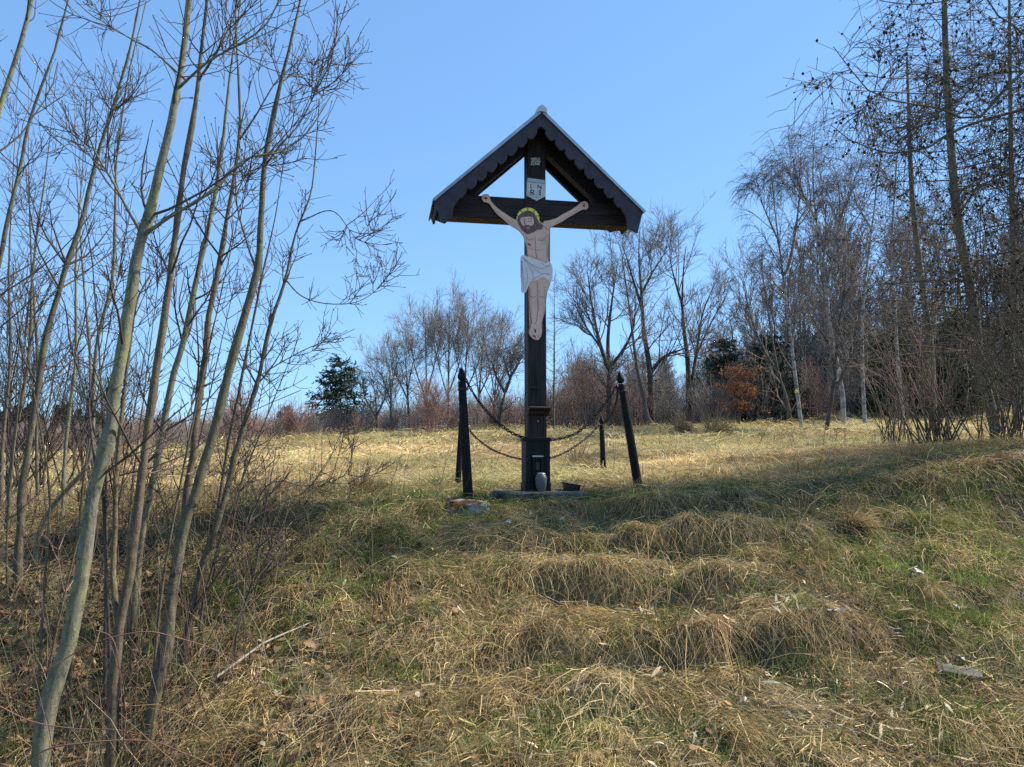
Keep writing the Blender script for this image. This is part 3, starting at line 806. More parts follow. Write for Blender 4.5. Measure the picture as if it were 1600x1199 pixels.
for sgn in (-1, 1):
    ringp = [(sgn * .134 + .016 * math.cos(a) * .4, -.07, zt - .02 + .016 * math.sin(a)) for a in np.linspace(0, 2 * math.pi, 13)]
    V, Q = tubes(np.array([ringp]), np.full((1, 13), .004), 5)
    link('chain_ring', raw_mesh('chain_ring', V, Q, M['rust_iron']), cross)

# slab under the cross
def rough_block(name, label, cat, loc, size, rz, mat, seed, jag=.012, tilt=0.):
    bm = bmesh.new(); sx, sy, sz = size
    box_bm(bm, -sx / 2, sx / 2, -sy / 2, sy / 2, 0, sz)
    bmesh.ops.subdivide_edges(bm, edges=list(bm.edges), cuts=5, use_grid_fill=True)
    bmesh.ops.bevel(bm, geom=[e for e in bm.edges if e.calc_face_angle(0) > 1], offset=min(size) * .12, segments=2, affect='EDGES')
    r = np.random.default_rng(seed)
    for v in bm.verts:
        v.co += Vector(r.normal(size=3)) * jag * .5 + Vector((fbm(v.co.x * 6 + seed, v.co.z * 6 + v.co.y * 5, seed), fbm(v.co.y * 6, v.co.z * 6 + seed, seed + 1), fbm(v.co.x * 5, v.co.y * 5, seed + 2))) * jag * 4
    o = bm_obj(name, bm, mat, None, 0, True)
    o.location = loc; o.rotation_euler = (tilt, tilt * .6, rz)
    o['label'] = label; o['category'] = cat
    return o
rough_block('concrete_slab', 'low mossy concrete slab under the foot of the wooden cross', 'slab', (cb[0] + .03, cb[1] - .02, CBZ - .12), (.86, .58, .135), YAW, M['concrete'], 4, .006)
rk = ground_px(729, 806)
rough_block('stone_block', 'broken rust-brown stone block at the foot of the front left iron post', 'stone', (rk[0], rk[1] + .12, rk[2] - .05), (.36, .24, .17), .06, M['stone_rust'], 8, .016, .03)
fs = ground_px(1022, 772)
rough_block('stone_block', 'flat grey-brown stone beside the foot of the leaning right iron post', 'stone', (fs[0], fs[1] + .05, fs[2] - .03), (.2, .16, .08), .4, M['concrete'], 9, .012, .1)
fs = ground_px(930, 765, 7.8)
rough_block('stone_block', 'small grey stone in the grass just right of the black box', 'stone', (fs[0], 8.0, float(H(fs[0], 8.0)) - .02), (.1, .09, .09), .2, M['concrete'], 11, .01, .1)
# glass jar before the casing
gj = c0 + ex * .012 - ey * .20
jar = thing('glass_jar', 'ribbed clouded glass jar standing on the slab before the cross', 'jar', (gj[0], gj[1], CBZ + .012), YAW)
lathe('body', [(.0001, .0), (.036, .0), (.040, .006), (.052, .07), (.056, .115), (.052, .145), (.042, .160), (.040, .166), (.037, .160), (.047, .143), (.050, .11), (.046, .06), (.034, .012), (.0001, .012)], M['glass'], jar, 48, flute=.035, nfl=16)
lathe('lid', [(.041, .1665), (.042, .172), (.03, .18), (.0001, .182)], M['zinc'], jar, 24)
# black plastic box
bp = at(893, 766, 7.5); zb = CBZ + .01
pt = thing('plastic_pot', 'small black square plastic pot tipped over on the slab end', 'pot', (bp[0], bp[1], zb), YAW + .1)
bm = bmesh.new()
o_ = [(-.075, -.06), (.075, -.06), (.075, .06), (-.075, .06)]
zs = [.082, .052, .052, .082]
outer0 = [bm.verts.new((x * .86, y * .86, 0)) for x, y in o_]; outer1 = [bm.verts.new((x, y, z)) for (x, y), z in zip(o_, zs)]
inner1 = [bm.verts.new((x * .9, y * .9, z - .001)) for (x, y), z in zip(o_, zs)]; inner0 = [bm.verts.new((x * .8, y * .8, .006)) for x, y in o_]
bm.faces.new(outer0[::-1]); bm.faces.new(inner0)
for a, b in ((outer0, outer1), (outer1, inner1), (inner1, inner0)):
    for i in range(4):
        bm.faces.new((a[i], a[(i + 1) % 4], b[(i + 1) % 4], b[i]))
bm_obj('body', bm, M['plastic'], pt)
V, Q = tubes(np.array([[(-.078, -.063, .083), (.078, -.063, .053), (.078, .063, .053), (-.078, .063, .083), (-.078, -.063, .083)]]), np.full((1, 5), .004), 5)
link('rim', raw_mesh('rim', V, Q, M['plastic']), pt)

# four iron posts
def iron_post(base, top, r0, label):
    base = np.array(base); top = np.array(top); ax_ = top - base; L = np.linalg.norm(ax_)
    t = thing('iron_post', label, 'post', tuple(base), group='iron posts round the cross')
    t.rotation_mode = 'QUATERNION'; t.rotation_quaternion = Vector(ax_).to_track_quat('Z', 'Y')
    fh = .13
    lathe('shaft', [(.0001, -.12), (r0, -.12), (r0, 0), (r0 * .97, L * .3), (r0 * .80, L - fh - .03), (r0 * .76, L - fh - .012), (r0 * .60, L - fh - .005), (.0001, L - fh - .004)], M['iron'], t, 14)
    f = lathe('finial', [(.0001, L - fh), (r0 * .5, L - fh), (r0 * .62, L - fh + .008), (r0 * .84, L - fh + .028), (r0 * .82, L - fh + .05), (r0 * .52, L - fh + .085), (r0 * .28, L - fh + .115), (.0001, L)], M['iron'], t, 14)
    lathe('ring_collar', [(r0 * .77, L - fh - .10), (r0 * .92, L - fh - .095), (r0 * .92, L - fh - .075), (r0 * .75, L - fh - .07)], M['rust_iron'], t, 14)
    return t
FLb, FLt = at(732, 786, 7.2), at(720.5, 574, 7.22)
FRb, FRt = at(999, 771, 7.85), at(967.5, 580, 7.8)
RRb, RRt = at(943.5, 753, 10.8), at(939.5, 649, 10.8)
RLb, RLt = at(714.5, 777, 8.8), at(722.5, 632, 8.8)
iron_post(FLb, FLt, .047, 'front left black iron post with pointed finial, rooted by the rusty stone block')
iron_post(FRb, FRt, .047, 'black iron post on the right, leaning inward towards the cross')
iron_post(RRb, RRt, .042, 'small black iron post standing in the grass behind, right of the cross')
iron_post(RLb, RLt, .036, 'rear iron post half hidden behind the front left iron post')

def chain(name, label, pts3, wire=.0064, ln=.043):
    P = catmull(np.array(pts3), 160)
    s = np.r_[0, np.cumsum(np.linalg.norm(np.diff(P, axis=0), axis=1))]
    pitch = ln - 2.4 * wire
    n = max(2, int(s[-1] / pitch))
    c = (np.arange(n) + .5) * s[-1] / n
    C = np.stack([np.interp(c, s, P[:, k]) for k in range(3)], 1)
    D = norm(np.gradient(C, axis=0))
    up = np.array([0, 0, 1.]); A = norm(np.cross(D, up)); B = np.cross(A, D)
    alt = (np.arange(n) % 2)[:, None]
    rt = np.random.default_rng(n).normal(size=n) * .25 + .5
    A2 = np.cos(rt)[:, None] * A + np.sin(rt)[:, None] * B; B2 = -np.sin(rt)[:, None] * A + np.cos(rt)[:, None] * B
    Wd = np.where(alt == 0, A2, B2)
    K = 13
    th = np.linspace(0, 2 * math.pi, K)
    lx = np.sign(np.cos(th)) * np.abs(np.cos(th)) ** .7 * (ln / 2 - wire); ly = np.sin(th) * ln * .27
    R_ = C[:, None, :] + lx[None, :, None] * D[:, None, :] + ly[None, :, None] * Wd[:, None, :]
    V, Q = tubes(R_, np.full(R_.shape[:2], wire), 5)
    o = link(name, raw_mesh(name, V, Q, M['rust_iron']), label=label, category='chain', group='chains between the iron posts')
    return o
def px_chain(lst, Y0, Y1):
    n = len(lst)
    return [at(x, y, Y0 + (Y1 - Y0) * (x - lst[0][0]) / (lst[-1][0] - lst[0][0] + 1e-9)) for k, (x, y) in enumerate(lst)]
chain('iron_chain', 'upper chain sagging from the front left post to the cross', px_chain([(727, 592), (741, 617), (758, 640), (776, 659), (797, 675), (819, 685)], 7.2, 7.36))
chain('iron_chain', 'chain sagging from the cross up to the leaning right post', px_chain([(859, 688), (882, 684), (905, 674), (928, 653), (948, 627), (964, 603)], 7.44, 7.8))
chain('iron_chain', 'lower chain running behind the cross between the two rear posts', px_chain([(729, 668), (745, 685), (768, 702), (795, 713), (818, 718), (838, 719.5), (860, 716), (885, 706), (912, 688), (936, 665)], 8.8, 10.8))
chain('iron_chain', 'short chain from the leaning right post back to the small rear post', [at(966, 605, 7.85), at(963, 628, 8.8), at(955, 648, 9.9), at(943, 662, 10.75)])
chain('iron_chain', 'chain behind the front left post, linking it to the rear one', [at(723, 592, 7.25), at(723, 622, 7.8), at(723, 640, 8.3), at(722.5, 648, 8.75)])
# ------------------------------------------------------------------ grass: lodged dry straw, meadow tufts, green shoots, litter
STRAW = np.array([(.52, .405, .21), (.43, .325, .165), (.32, .235, .125), (.42, .37, .26), (.58, .48, .29), (.26, .19, .115), (.48, .39, .165)]) * np.array([1.0, .91, .76])
GREEN = np.array([(.12, .17, .035), (.17, .24, .05), (.09, .14, .035), (.24, .26, .075)])

def lod_strands(rng, x, y, az, el, L, lift, K=6, w=.0033):
    """long blades that leave the ground at an angle, arch over and lie down along it, clamped above the terrain"""
    n = len(x)
    P = np.empty((n, K, 3))
    g = H(x, y)
    P[:, 0] = np.stack([x, y, g - .01], 1)
    d = np.stack([np.cos(az) * np.cos(el), np.sin(az) * np.cos(el), np.sin(el)], 1)
    step = L / (K - 1)
    for k in range(1, K):
        p = P[:, k - 1] + d * step[:, None]
        gz = H(p[:, 0], p[:, 1]) + lift * (1 - .55 * k / K)
        hit = p[:, 2] < gz
        p[:, 2] = np.where(hit, gz, p[:, 2])
        P[:, k] = p
        kink = (rng.random((n, 1)) < .12) * .9
        d = norm(d + np.array([0, 0, -.42]) * (.6 + .8 * rng.random((n, 1))) + (.13 + kink) * rng.normal(size=(n, 3)) * [1, 1, .6])
        d[:, 2] = np.where(hit, np.maximum(d[:, 2], -.25), d[:, 2])
    W = np.outer(w * np.exp(.3 * rng.normal(size=n)), np.linspace(1, .35, K))
    t = norm(P[:, -1] - P[:, 0])
    side = norm(np.cross(t, norm(np.array([0, 0, 1.]) + .8 * rng.normal(size=(n, 3)))))
    return P, W, side

rng = np.random.default_rng(77)
def blocked(x, y, pad=0.):
    """keep strands off the slab and the casing"""
    u = (x - cb[0]) * math.cos(YAW) + (y - cb[1]) * math.sin(YAW); v = -(x - cb[0]) * math.sin(YAW) + (y - cb[1]) * math.cos(YAW)
    return (np.abs(u - .03) < .43 + pad) & (np.abs(v + .02) < .28 + pad)
xs, ys, az, el, Ls, lf, cs = [], [], [], [], [], [], []
for (tx, ty, ts, th, tr) in tus:
    if ty > 10.6 or abs(tx) > 1.0 + .78 * ty or ty < 3.0:
        continue
    near = ty < 7.1
    near = near or ty < 8.4 + .5 * max(0, tx - 1.2)
    m = int(rng.uniform(140, 270) if ty < 7.1 else rng.uniform(70, 150))
    left = sstep(-1.0, -2.6, tx)                       # thinner under the saplings on the left
    m = int(m * (1 - .72 * left * (ty < 6.5)))
    if 6.9 < ty < 8.0 and abs(tx - .2) < .9:
        m = int(m * .35)
    a0 = -math.pi / 2 + 1.25 * (fbm(np.array(tx * .8), np.array(ty * .8), 41, 2) * 2.2) + rng.normal() * .35
    if not near:
        a0 = rng.uniform(0, 2 * math.pi)
    r = ts * 1.25 * np.sqrt(rng.random(m)); q = rng.uniform(0, 2 * math.pi, m)
    xs.append(tx + r * np.cos(q)); ys.append(ty + r * np.sin(q))
    az.append(a0 + rng.normal(size=m) * rng.choice([.3, .6, 1.1]))
    el.append(np.radians(rng.uniform(3, rng.uniform(25, 60), m)))
    Ls.append(np.exp(rng.normal(size=m) * .45 - 1.42) * (.75 + .6 * rng.random()) * (1 if near else .75))
    lf.append(rng.uniform(.002, .05, m))
    base = STRAW[rng.choice(len(STRAW), p=[.2, .2, .15, .2, .1, .1, .05])]
    c = base[None] * .6 + .4 * STRAW[rng.integers(0, len(STRAW), m)]
    c = c * np.exp(.25 * rng.normal(size=(m, 1)) + .28 * rng.normal())
    cs.append(c)
# straw hanging over the lips of the earth steps
for (ly, h) in STEPS:
    m = 2100
    x = rng.uniform(-.5, 2.3, m); wob = fbm(x * .9, x * 0 + 1.7, 21, 3) * .75
    y = ly + wob + rng.uniform(-.05, .2, m)
    kp = vnoise(x * 1.15 + ly * 7.3, x * 0 + ly, 31) + .25 * rng.normal(size=m) > .3; x, y, wob = x[kp], y[kp], wob[kp]; m = len(x)
    xs.append(x); ys.append(y); az.append(-math.pi / 2 + rng.normal(size=m) * .75 + 1.2 * fbm(x * 1.6, y, 23, 2)); el.append(np.radians(rng.uniform(-15, 30, m)))
    Ls.append(np.exp(rng.normal(size=m) * .5 - 1.55)); lf.append(rng.uniform(.004, .05, m))
    cs.append(STRAW[rng.integers(0, len(STRAW), m)] * np.exp(.25 * rng.normal(size=(m, 1))) * (.8 + .4 * vnoise(x * 5, y * 2, 3))[:, None])
xs, ys, az, el, Ls, lf = map(np.concatenate, (xs, ys, az, el, Ls, lf)); cs = np.concatenate(cs)
ok = ~blocked(xs, ys, .01)
nearslab = blocked(xs, ys + .3, .30) | blocked(xs, ys, .25) | (np.hypot(xs - rk[0], ys - rk[1]) < .38)
Ls = np.where(nearslab, Ls * .35, Ls)
P, W, side = lod_strands(rng, xs[ok], ys[ok], az[ok], el[ok], Ls[ok], lf[ok])
V, Q = ribbons(P, W, side)
cc = np.repeat(cs[ok], P.shape[1] * 2, axis=0)
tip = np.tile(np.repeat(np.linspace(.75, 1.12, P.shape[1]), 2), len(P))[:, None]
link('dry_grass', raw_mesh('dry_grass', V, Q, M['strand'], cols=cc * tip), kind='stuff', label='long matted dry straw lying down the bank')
print('STRANDS', len(P), 'tris', len(Q) * 2)

# source tufts --------------------------------------------------
def tuft(seed, n, L, spread, el0, el1, w, droop, lean=0., K=4):
    r = np.random.default_rng(seed)
    a = lean + r.normal(size=n) * 1.0 if lean else r.uniform(0, 2 * math.pi, n)
    e = np.radians(r.uniform(el0, el1, n))
    q = r.uniform(0, 2 * math.pi, n); rad = spread * np.sqrt(r.random(n))
    P = np.empty((n, K, 3)); P[:, 0] = np.stack([rad * np.cos(q), rad * np.sin(q), np.full(n, -.015)], 1)
    d = np.stack([np.cos(a) * np.cos(e), np.sin(a) * np.cos(e), np.sin(e)], 1)
    ln = L * r.uniform(.45, 1.15, n)
    for k in range(1, K):
        P[:, k] = P[:, k - 1] + d * (ln / (K - 1))[:, None]
        P[:, k, 2] = np.maximum(P[:, k, 2], .004)
        d = norm(d + np.array([0, 0, -droop]) * r.random((n, 1)) + .12 * r.normal(size=(n, 3)))
    W = np.outer(w * np.exp(.25 * r.normal(size=n)), np.linspace(1, .25, K))
    t = norm(P[:, -1] - P[:, 0]); side = norm(np.cross(t, norm(np.array([0, 0, 1.]) + .9 * r.normal(size=(n, 3)))))
    V, Q = ribbons(P, W, side)
    return raw_mesh('tuft', V, Q, M['tuft'])
#mat_t = [tuft(s, 46, .20, .13, 4, 40, .0034, .5) for s in range(5)]            # flattened thatch
#mead_t = [tuft(20 + s, 60, .24, .22, 8, 62, .0062, .55, lean=1.0) for s in range(5)]   # lodged meadow grass
green_t = [tuft(40 + s, 34, .085, .07, 45, 88, .0036, .25) for s in range(4)]   # fresh shoots
#far_t = [tuft(60 + s, 60, .30, .42, 8, 60, .013, .5) for s in range(4)]         # meadow farther off
tall_t = [tuft(80 + s, 40, .62, .10, 55, 88, .006, .35) for s in range(4)]      # standing clumps

def field_pts(n, y0, y1, k0=.76, pw=1.0, seed=1):
    r = np.random.default_rng(seed)
    y = y0 + (y1 - y0) * r.random(n) ** pw
    x = r.uniform(-1, 1, n) * (1.2 + k0 * y)
    return r, x, y
def tilt_rot(x, y, r, tilt=1.0):
    """Euler angles that lay a tuft on the slope"""
    e = .06
    sx = (H(x + e, y) - H(x - e, y)) / (2 * e); sy = (H(x, y + e) - H(x, y - e)) / (2 * e)
    return np.stack([np.arctan(sy) * tilt, -np.arctan(sx) * tilt, np.zeros_like(x)], 1)
def straw_tint(r, n, green):
    c = STRAW[r.integers(0, len(STRAW), n)]
    g = GREEN[r.integers(0, len(GREEN), n)]
    m = (green > r.random(n))[:, None]
    return np.where(m, g * 1.15, c) * np.exp(.2 * r.normal(size=(n, 1)))
def greenness(x, y):
    return np.clip(.5 + 2.2 * fbm(x * .7, y * .7, 61, 3), 0, 1)

parts_ = []
r, x, y = field_pts(57000, 2.8, 8.3, .72, .85, 11)
keep = (r.random(len(x)) > .6 * sstep(-.33, -.5, x / y)) & ~blocked(x, y, .02) & ~(np.hypot(x - rk[0], y - rk[1] - .12) < .17); x, y = x[keep], y[keep]; n = len(x)
g = greenness(x, y)
flow = fbm(x * .9, y * .9, 43, 2) * 7 - math.pi / 2
P, W, side = lod_strands(r, x, y, flow + r.normal(size=n) * .8, np.radians(r.uniform(5, 45, n)), r.uniform(.08, .22, n), r.uniform(.004, .03, n), 4, .0036)
V, Q = ribbons(P, W, side)
link('thatch', raw_mesh('thatch', V, Q, M['strand'], cols=np.repeat(straw_tint(r, n, g * .26) * .95, 8, axis=0)), kind='stuff', label='short flattened thatch between the straw')
r, x, y = field_pts(11000, 2.8, 9.5, .74, .9, 12)
g = greenness(x, y)
keep = (r.random(len(x)) > .75 * sstep(-.35, -.5, x / y)) & (r.random(len(x)) < .2 + .95 * sstep(.45, .85, g) + .35 * np.exp(-((y - 7.3) / .5) ** 2)) & ~blocked(x, y, .02)
x, y = x[keep], y[keep]; n = len(x)
rot = tilt_rot(x, y, r, .4); rot[:, 2] = r.uniform(0, 6.28, n); sc = np.exp(.3 * r.normal(size=n)) * 1.05
scatter('green_grass', np.stack([x, y, H(x, y) + .01], 1), rot, np.stack([sc, sc, sc], 1), r.integers(0, 4, n), GREEN[r.integers(0, 4, n)] * np.exp(.25 * r.normal(size=(n, 1))), green_t, kind='stuff', label='fresh green shoots coming up through the straw')
def patch(seed, n, size, L, w, el1, K=4):
    """a piece of lodged meadow: blades mostly lying, combed along a wandering direction"""
    r = np.random.default_rng(seed)
    x = r.normal(size=n) * size * .5; y = r.normal(size=n) * size * .5
    gr = np.clip(.5 + 2.4 * fbm(x * 1.3 + seed, y * 1.3, 5 + seed, 3), 0, 1)
    a = fbm(x * .8, y * .8, 15 + seed, 2) * 9 + r.normal(size=n) * .55
    e = np.radians(np.abs(r.normal(size=n)) * el1 + 3)
    P = np.empty((n, K, 3)); P[:, 0] = np.stack([x, y, np.full(n, -.02)], 1)
    d = np.stack([np.cos(a) * np.cos(e), np.sin(a) * np.cos(e), np.sin(e)], 1); ln = L * r.uniform(.5, 1.2, n)
    for k in range(1, K):
        P[:, k] = P[:, k - 1] + d * (ln / (K - 1))[:, None]; P[:, k, 2] = np.maximum(P[:, k, 2], .006 + .03 * r.random(n))
        d = norm(d + np.array([0, 0, -.45]) * r.random((n, 1)) + .10 * r.normal(size=(n, 3)))
    t = norm(P[:, -1] - P[:, 0]); side = norm(np.cross(t, norm(np.array([0, 0, 1.]) + .45 * r.normal(size=(n, 3)))))
    V, Q = ribbons(P, np.outer(w * np.exp(.25 * r.normal(size=n)), np.linspace(1, .3, K)), side)
    c = np.where((gr * .15 > r.random(n))[:, None], GREEN[r.integers(0, 4, n)] * 1.2, MEADC[r.integers(0, len(MEADC), n)]) * np.exp(.18 * r.normal(size=(n, 1)))
    return raw_mesh('meadow_piece', V, Q, M['strand_t'], cols=np.repeat(c, K * 2, axis=0))
MEADC = np.array([(.62, .49, .26), (.56, .43, .21), (.48, .36, .18), (.66, .55, .33), (.54, .46, .28), (.40, .295, .155)])
near_p = [patch(900 + k, 1700, .95, .26, .0065, 14) for k in range(6)]
far_p = [patch(950 + k, 1500, 2.2, .42, .016, 13) for k in range(6)]
def lay(name, label, y0, y1, step, srcs_, k0, seed, jit=.3):
    r = np.random.default_rng(seed); pts = []
    for y in np.arange(y0, y1, step):
        for x in np.arange(-(1.5 + k0 * y), 1.5 + k0 * y, step):
            pts.append((x + r.normal() * jit * step, y + r.normal() * jit * step))
    p = np.array(pts); x, y = p[:, 0], p[:, 1]; n = len(x)
    keep = ~blocked(x, y, .55); x, y = x[keep], y[keep]; n = len(x)
    e = step * .5
    sx = (H(x + e, y) - H(x - e, y)) / (2 * e); sy = (H(x, y + e) - H(x, y - e)) / (2 * e)
    # slope first, then the turn about the slope's own normal: compose to Euler angles
    rot = np.zeros((n, 3))
    from mathutils import Matrix, Euler
    for i in range(n):
        nz = Vector((-sx[i], -sy[i], 1)).normalized(); q = nz.to_track_quat('Z', 'Y')
        m = q.to_matrix() @ Matrix.Rotation(r.uniform(0, 6.28), 3, 'Z')
        rot[i] = m.to_euler()
    sc = np.exp(.1 * r.normal(size=n))
    v1 = fbm(x * .22, y * .3, 77, 3)[:, None] * 2; v2 = fbm(x * .35, y * .5, 87, 3)[:, None] * 2
    tint = 1.04 * np.exp(.5 * v1) * (1 + v2 * np.array([-.12, .0, -.12])) * np.array([1, .98, .86]) * np.exp(.12 * r.normal(size=(n, 1)))
    yb = 8.9 + .75 * np.clip(x - 1.2, 0, 6)                 # the coarse brown grass of the bank runs back farther on the right
    br = (1 - sstep(yb - .8, yb + 1.2, y))[:, None]
    tint = tint * (1 - br * np.array([.40, .44, .44]))
    scatter(name, np.stack([x, y, H(x, y) + .005], 1), rot, np.stack([sc, sc, sc * r.uniform(.8, 1.5, n)], 1), r.integers(0, len(srcs_), n), tint, srcs_, kind='stuff', label=label)
lay('meadow_grass', 'sunlit lodged straw of the meadow behind the cross', 7.75, 19, .62, near_p, .78, 13)
lay('meadow_grass', 'far part of the straw meadow, up to the tree line', 18.6, 50, 1.5, far_p, .80, 14)
# standing clumps of dry grass, denser along the tree line
r, x, y = field_pts(5200, 7.8, 40, .78, .8, 15)
dens = sstep(.05, .28, fbm(x * .5, y * .5, 91, 3)) * .5 + sstep(30, 37, y) * .8
keep = (r.random(len(x)) < dens) & ~((np.abs(x - .4) < 2.2) & (y < 12)); x, y = x[keep], y[keep]; n = len(x)
rot = np.stack([r.normal(size=n) * .15, r.normal(size=n) * .15, r.uniform(0, 6.28, n)], 1); sc = r.uniform(.25, .7, n) * np.where(y > 28, 1.35, 1)
scatter('tall_dry_grass', np.stack([x, y, H(x, y)], 1), rot, np.stack([sc * 1.2, sc * 1.2, sc], 1), r.integers(0, 4, n), straw_tint(r, n, np.full(n, .08)) * .85, tall_t, kind='stuff', label='standing clumps of tawny dry grass')

# named tussocks that stand out
def tussock(px, Y, size, label, seed, az=1.2, col=(.36, .26, .12), emax=75):
    b = gp(px, Y)
    t = thing('grass_tussock', label, 'tussock', tuple(b), group='large dry grass tussocks')
    r = np.random.default_rng(seed); n = 900
    a = r.normal(size=n) * .9 + az; e = np.radians(r.uniform(8, emax, n)); K = 6
    q = r.uniform(0, 6.28, n); rad = .25 * size * np.sqrt(r.random(n))
    P = np.empty((n, K, 3)); P[:, 0] = np.stack([rad * np.cos(q), rad * np.sin(q), np.full(n, -.03)], 1)
    d = np.stack([np.cos(a) * np.cos(e), np.sin(a) * np.cos(e), np.sin(e)], 1); ln = size * r.uniform(.5, 1.2, n)
    for k in range(1, K):
        P[:, k] = P[:, k - 1] + d * (ln / (K - 1))[:, None]; P[:, k, 2] = np.maximum(P[:, k, 2], .01)
        d = norm(d + np.array([0, 0, -.4]) * r.random((n, 1)) + .08 * r.normal(size=(n, 3)))
    W = np.outer(.0011 * Y ** .9 * np.exp(.2 * r.normal(size=n)), np.linspace(1, .3, K))
    V, Q = ribbons(P, W, norm(r.normal(size=(n, 3))))
    c = np.array(col) * np.exp(.25 * r.normal(size=(n, 1)))
    link('blades', raw_mesh('blades', V, Q, M['strand'], cols=np.repeat(c, K * 2, axis=0)), t)
    half = r.random(60) < 2
    a2 = r.uniform(0, 6.28, 60); L2 = size * r.uniform(.8, 1.5, 60)
    P2 = np.zeros((60, 4, 3)); d2 = norm(np.stack([np.cos(a2) * .35, np.sin(a2) * .35, np.ones(60)], 1))
    for k in range(1, 4):
        P2[:, k] = P2[:, k - 1] + d2 * (L2 / 3)[:, None]; d2 = norm(d2 + .1 * r.normal(size=(60, 3)))
    V, Q = ribbons(P2, np.outer(np.full(60, .0008 * Y), np.linspace(1, .4, 4)), norm(r.normal(size=(60, 3))))
    link('stalks', raw_mesh('stalks', V, Q, M['strand'], cols=np.full((len(V), 3), .2) * np.array([1.1, .8, .5])), t)
tussock(1110, 23, .9, 'largest tawny grass tussock, before the orange beech', 1, -.3)
tussock(1075, 24, .75, 'brown grass tussock left of the largest tawny tussock', 2, 2.4, (.24, .16, .085))
tussock(560, 7.9, .34, 'dry grass tussock left of the rusty stone block, at the bank edge', 3, -.8, (.27, .185, .10))
tussock(1330, 6.3, .24, 'yellowish grass tussock high on the right of the bank', 4, -1.2, (.40, .30, .14), 62)
tussock(900, 12, .45, 'round dull tussock just behind the cross, left of the small rear post', 5, -.5, (.27, .19, .11))

# leaves and wood shreds ----------------------------------------
def litter(n, region, smin, smax, pal, seed, aspect, lift, bend):
    r = np.random.default_rng(seed)
    x, y = region(r, n); n = len(x)
    z = H(x, y) + r.uniform(*lift, n)
    L = r.uniform(smin, smax, n); Wd = L * r.uniform(*aspect, n)
    a = r.uniform(0, 6.28, n); tl = r.normal(size=(n, 2)) * .45
    u = np.stack([np.cos(a), np.sin(a), tl[:, 0]], 1); u = norm(u)
    v = norm(np.cross(np.stack([tl[:, 1], tl[:, 0] * .5, np.ones(n)], 1), u)); w = np.cross(u, v)
    K = 4
    tt = np.linspace(-.5, .5, K); prof = np.array([.35, 1, .9, .25])
    c0_ = np.stack([x, y, z], 1)
    P = c0_[:, None] + u[:, None] * (tt[None, :, None] * L[:, None, None]) + w[:, None] * ((bend * r.normal(size=(n, 1)) * (1 - 4 * tt[None] ** 2)) * L[:, None])[:, :, None]
    V, Q = ribbons(P, np.outer(Wd, np.ones(K)) * prof[None], v)
    c = np.array(pal)[r.integers(0, len(pal), n)] * np.exp(.25 * r.normal(size=(n, 1)))
    return V, Q, np.repeat(c, K * 2, axis=0)
def reg_left(r, n):
    y = r.uniform(3.1, 6.6, n); x = -.55 * y + r.normal(size=n) * .2 * y + .1
    return x, y
def reg_all(r, n):
    y = r.uniform(3.3, 8.0, n); x = r.uniform(-1, 1, n) * (.74 * y)
    return x, y
V1, Q1, C1 = litter(3600, reg_left, .03, .085, [(.16, .085, .045), (.22, .13, .07), (.12, .07, .045), (.28, .18, .10)], 5, (.5, .85), (.005, .05), .18)
V2, Q2, C2 = litter(1100, reg_all, .02, .06, [(.22, .12, .06), (.32, .17, .07), (.15, .09, .05), (.42, .34, .22)], 6, (.4, .8), (.02, .08), .2)
link('fallen_leaves', raw_mesh('fallen_leaves', np.concatenate([V1, V2]), np.concatenate([Q1, Q2 + len(V1)]), M['leaf'], cols=np.concatenate([C1, C2])), kind='stuff', label='brown fallen leaves under the saplings')
def reg_chip(r, n):
    y = 3.3 + 2.0 * r.random(n) ** 1.4; x = 1.75 + r.normal(size=n) * .75
    return x, y
V1, Q1, C1 = litter(900, reg_chip, .03, .12, [(.50, .42, .27), (.58, .50, .36), (.42, .33, .19), (.36, .26, .14)], 7, (.08, .22), (.015, .06), .08)
V2, Q2, C2 = litter(200, reg_all, .02, .06, [(.55, .52, .46), (.50, .42, .28), (.46, .36, .2)], 8, (.15, .4), (.03, .09), .1)
link('wood_shreds', raw_mesh('wood_shreds', np.concatenate([V1, V2]), np.concatenate([Q1, Q2 + len(V1)]), M['chip'], cols=np.concatenate([C1, C2])), kind='stuff', label='pale shredded wood strewn at the foot of the bank')

# broken bits of straw lying every way on top of the mat
r = np.random.default_rng(55); n = 17000
y = 3.2 + 5.0 * r.random(n) ** 1.1; x = r.uniform(-.66, .76, n) * y
ok = ~blocked(x, y, .02); x, y = x[ok], y[ok]; n = len(x)
z = H(x, y) + r.uniform(.01, .075, n); a = r.uniform(0, 6.28, n); ln = np.exp(r.normal(size=n) * .5 - 2.75)
e_ = .05; sl = np.stack([(H(x + e_, y) - H(x - e_, y)) / (2 * e_), (H(x, y + e_) - H(x, y - e_)) / (2 * e_)], 1)
u = np.stack([np.cos(a), np.sin(a), np.cos(a) * sl[:, 0] + np.sin(a) * sl[:, 1] + r.normal(size=n) * .18], 1); u = norm(u)
cpt = np.stack([x, y, z], 1)
Pb = np.stack([cpt - u * ln[:, None] * .5, cpt + u * ln[:, None] * .5], 1)
V, Q = ribbons(Pb, np.outer(r.uniform(.002, .0055, n), [1, .8]), norm(np.cross(u, norm(np.array([0, -.35, 1.]) + .5 * r.normal(size=(n, 3))))))
cb_ = STRAW[r.integers(0, len(STRAW), n)] * np.exp(.28 * r.normal(size=(n, 1))) * 1.12
link('straw_bits', raw_mesh('straw_bits', V, Q, M['strand'], cols=np.repeat(cb_, 4, axis=0)), kind='stuff', label='broken straw bits scattered over the bank')

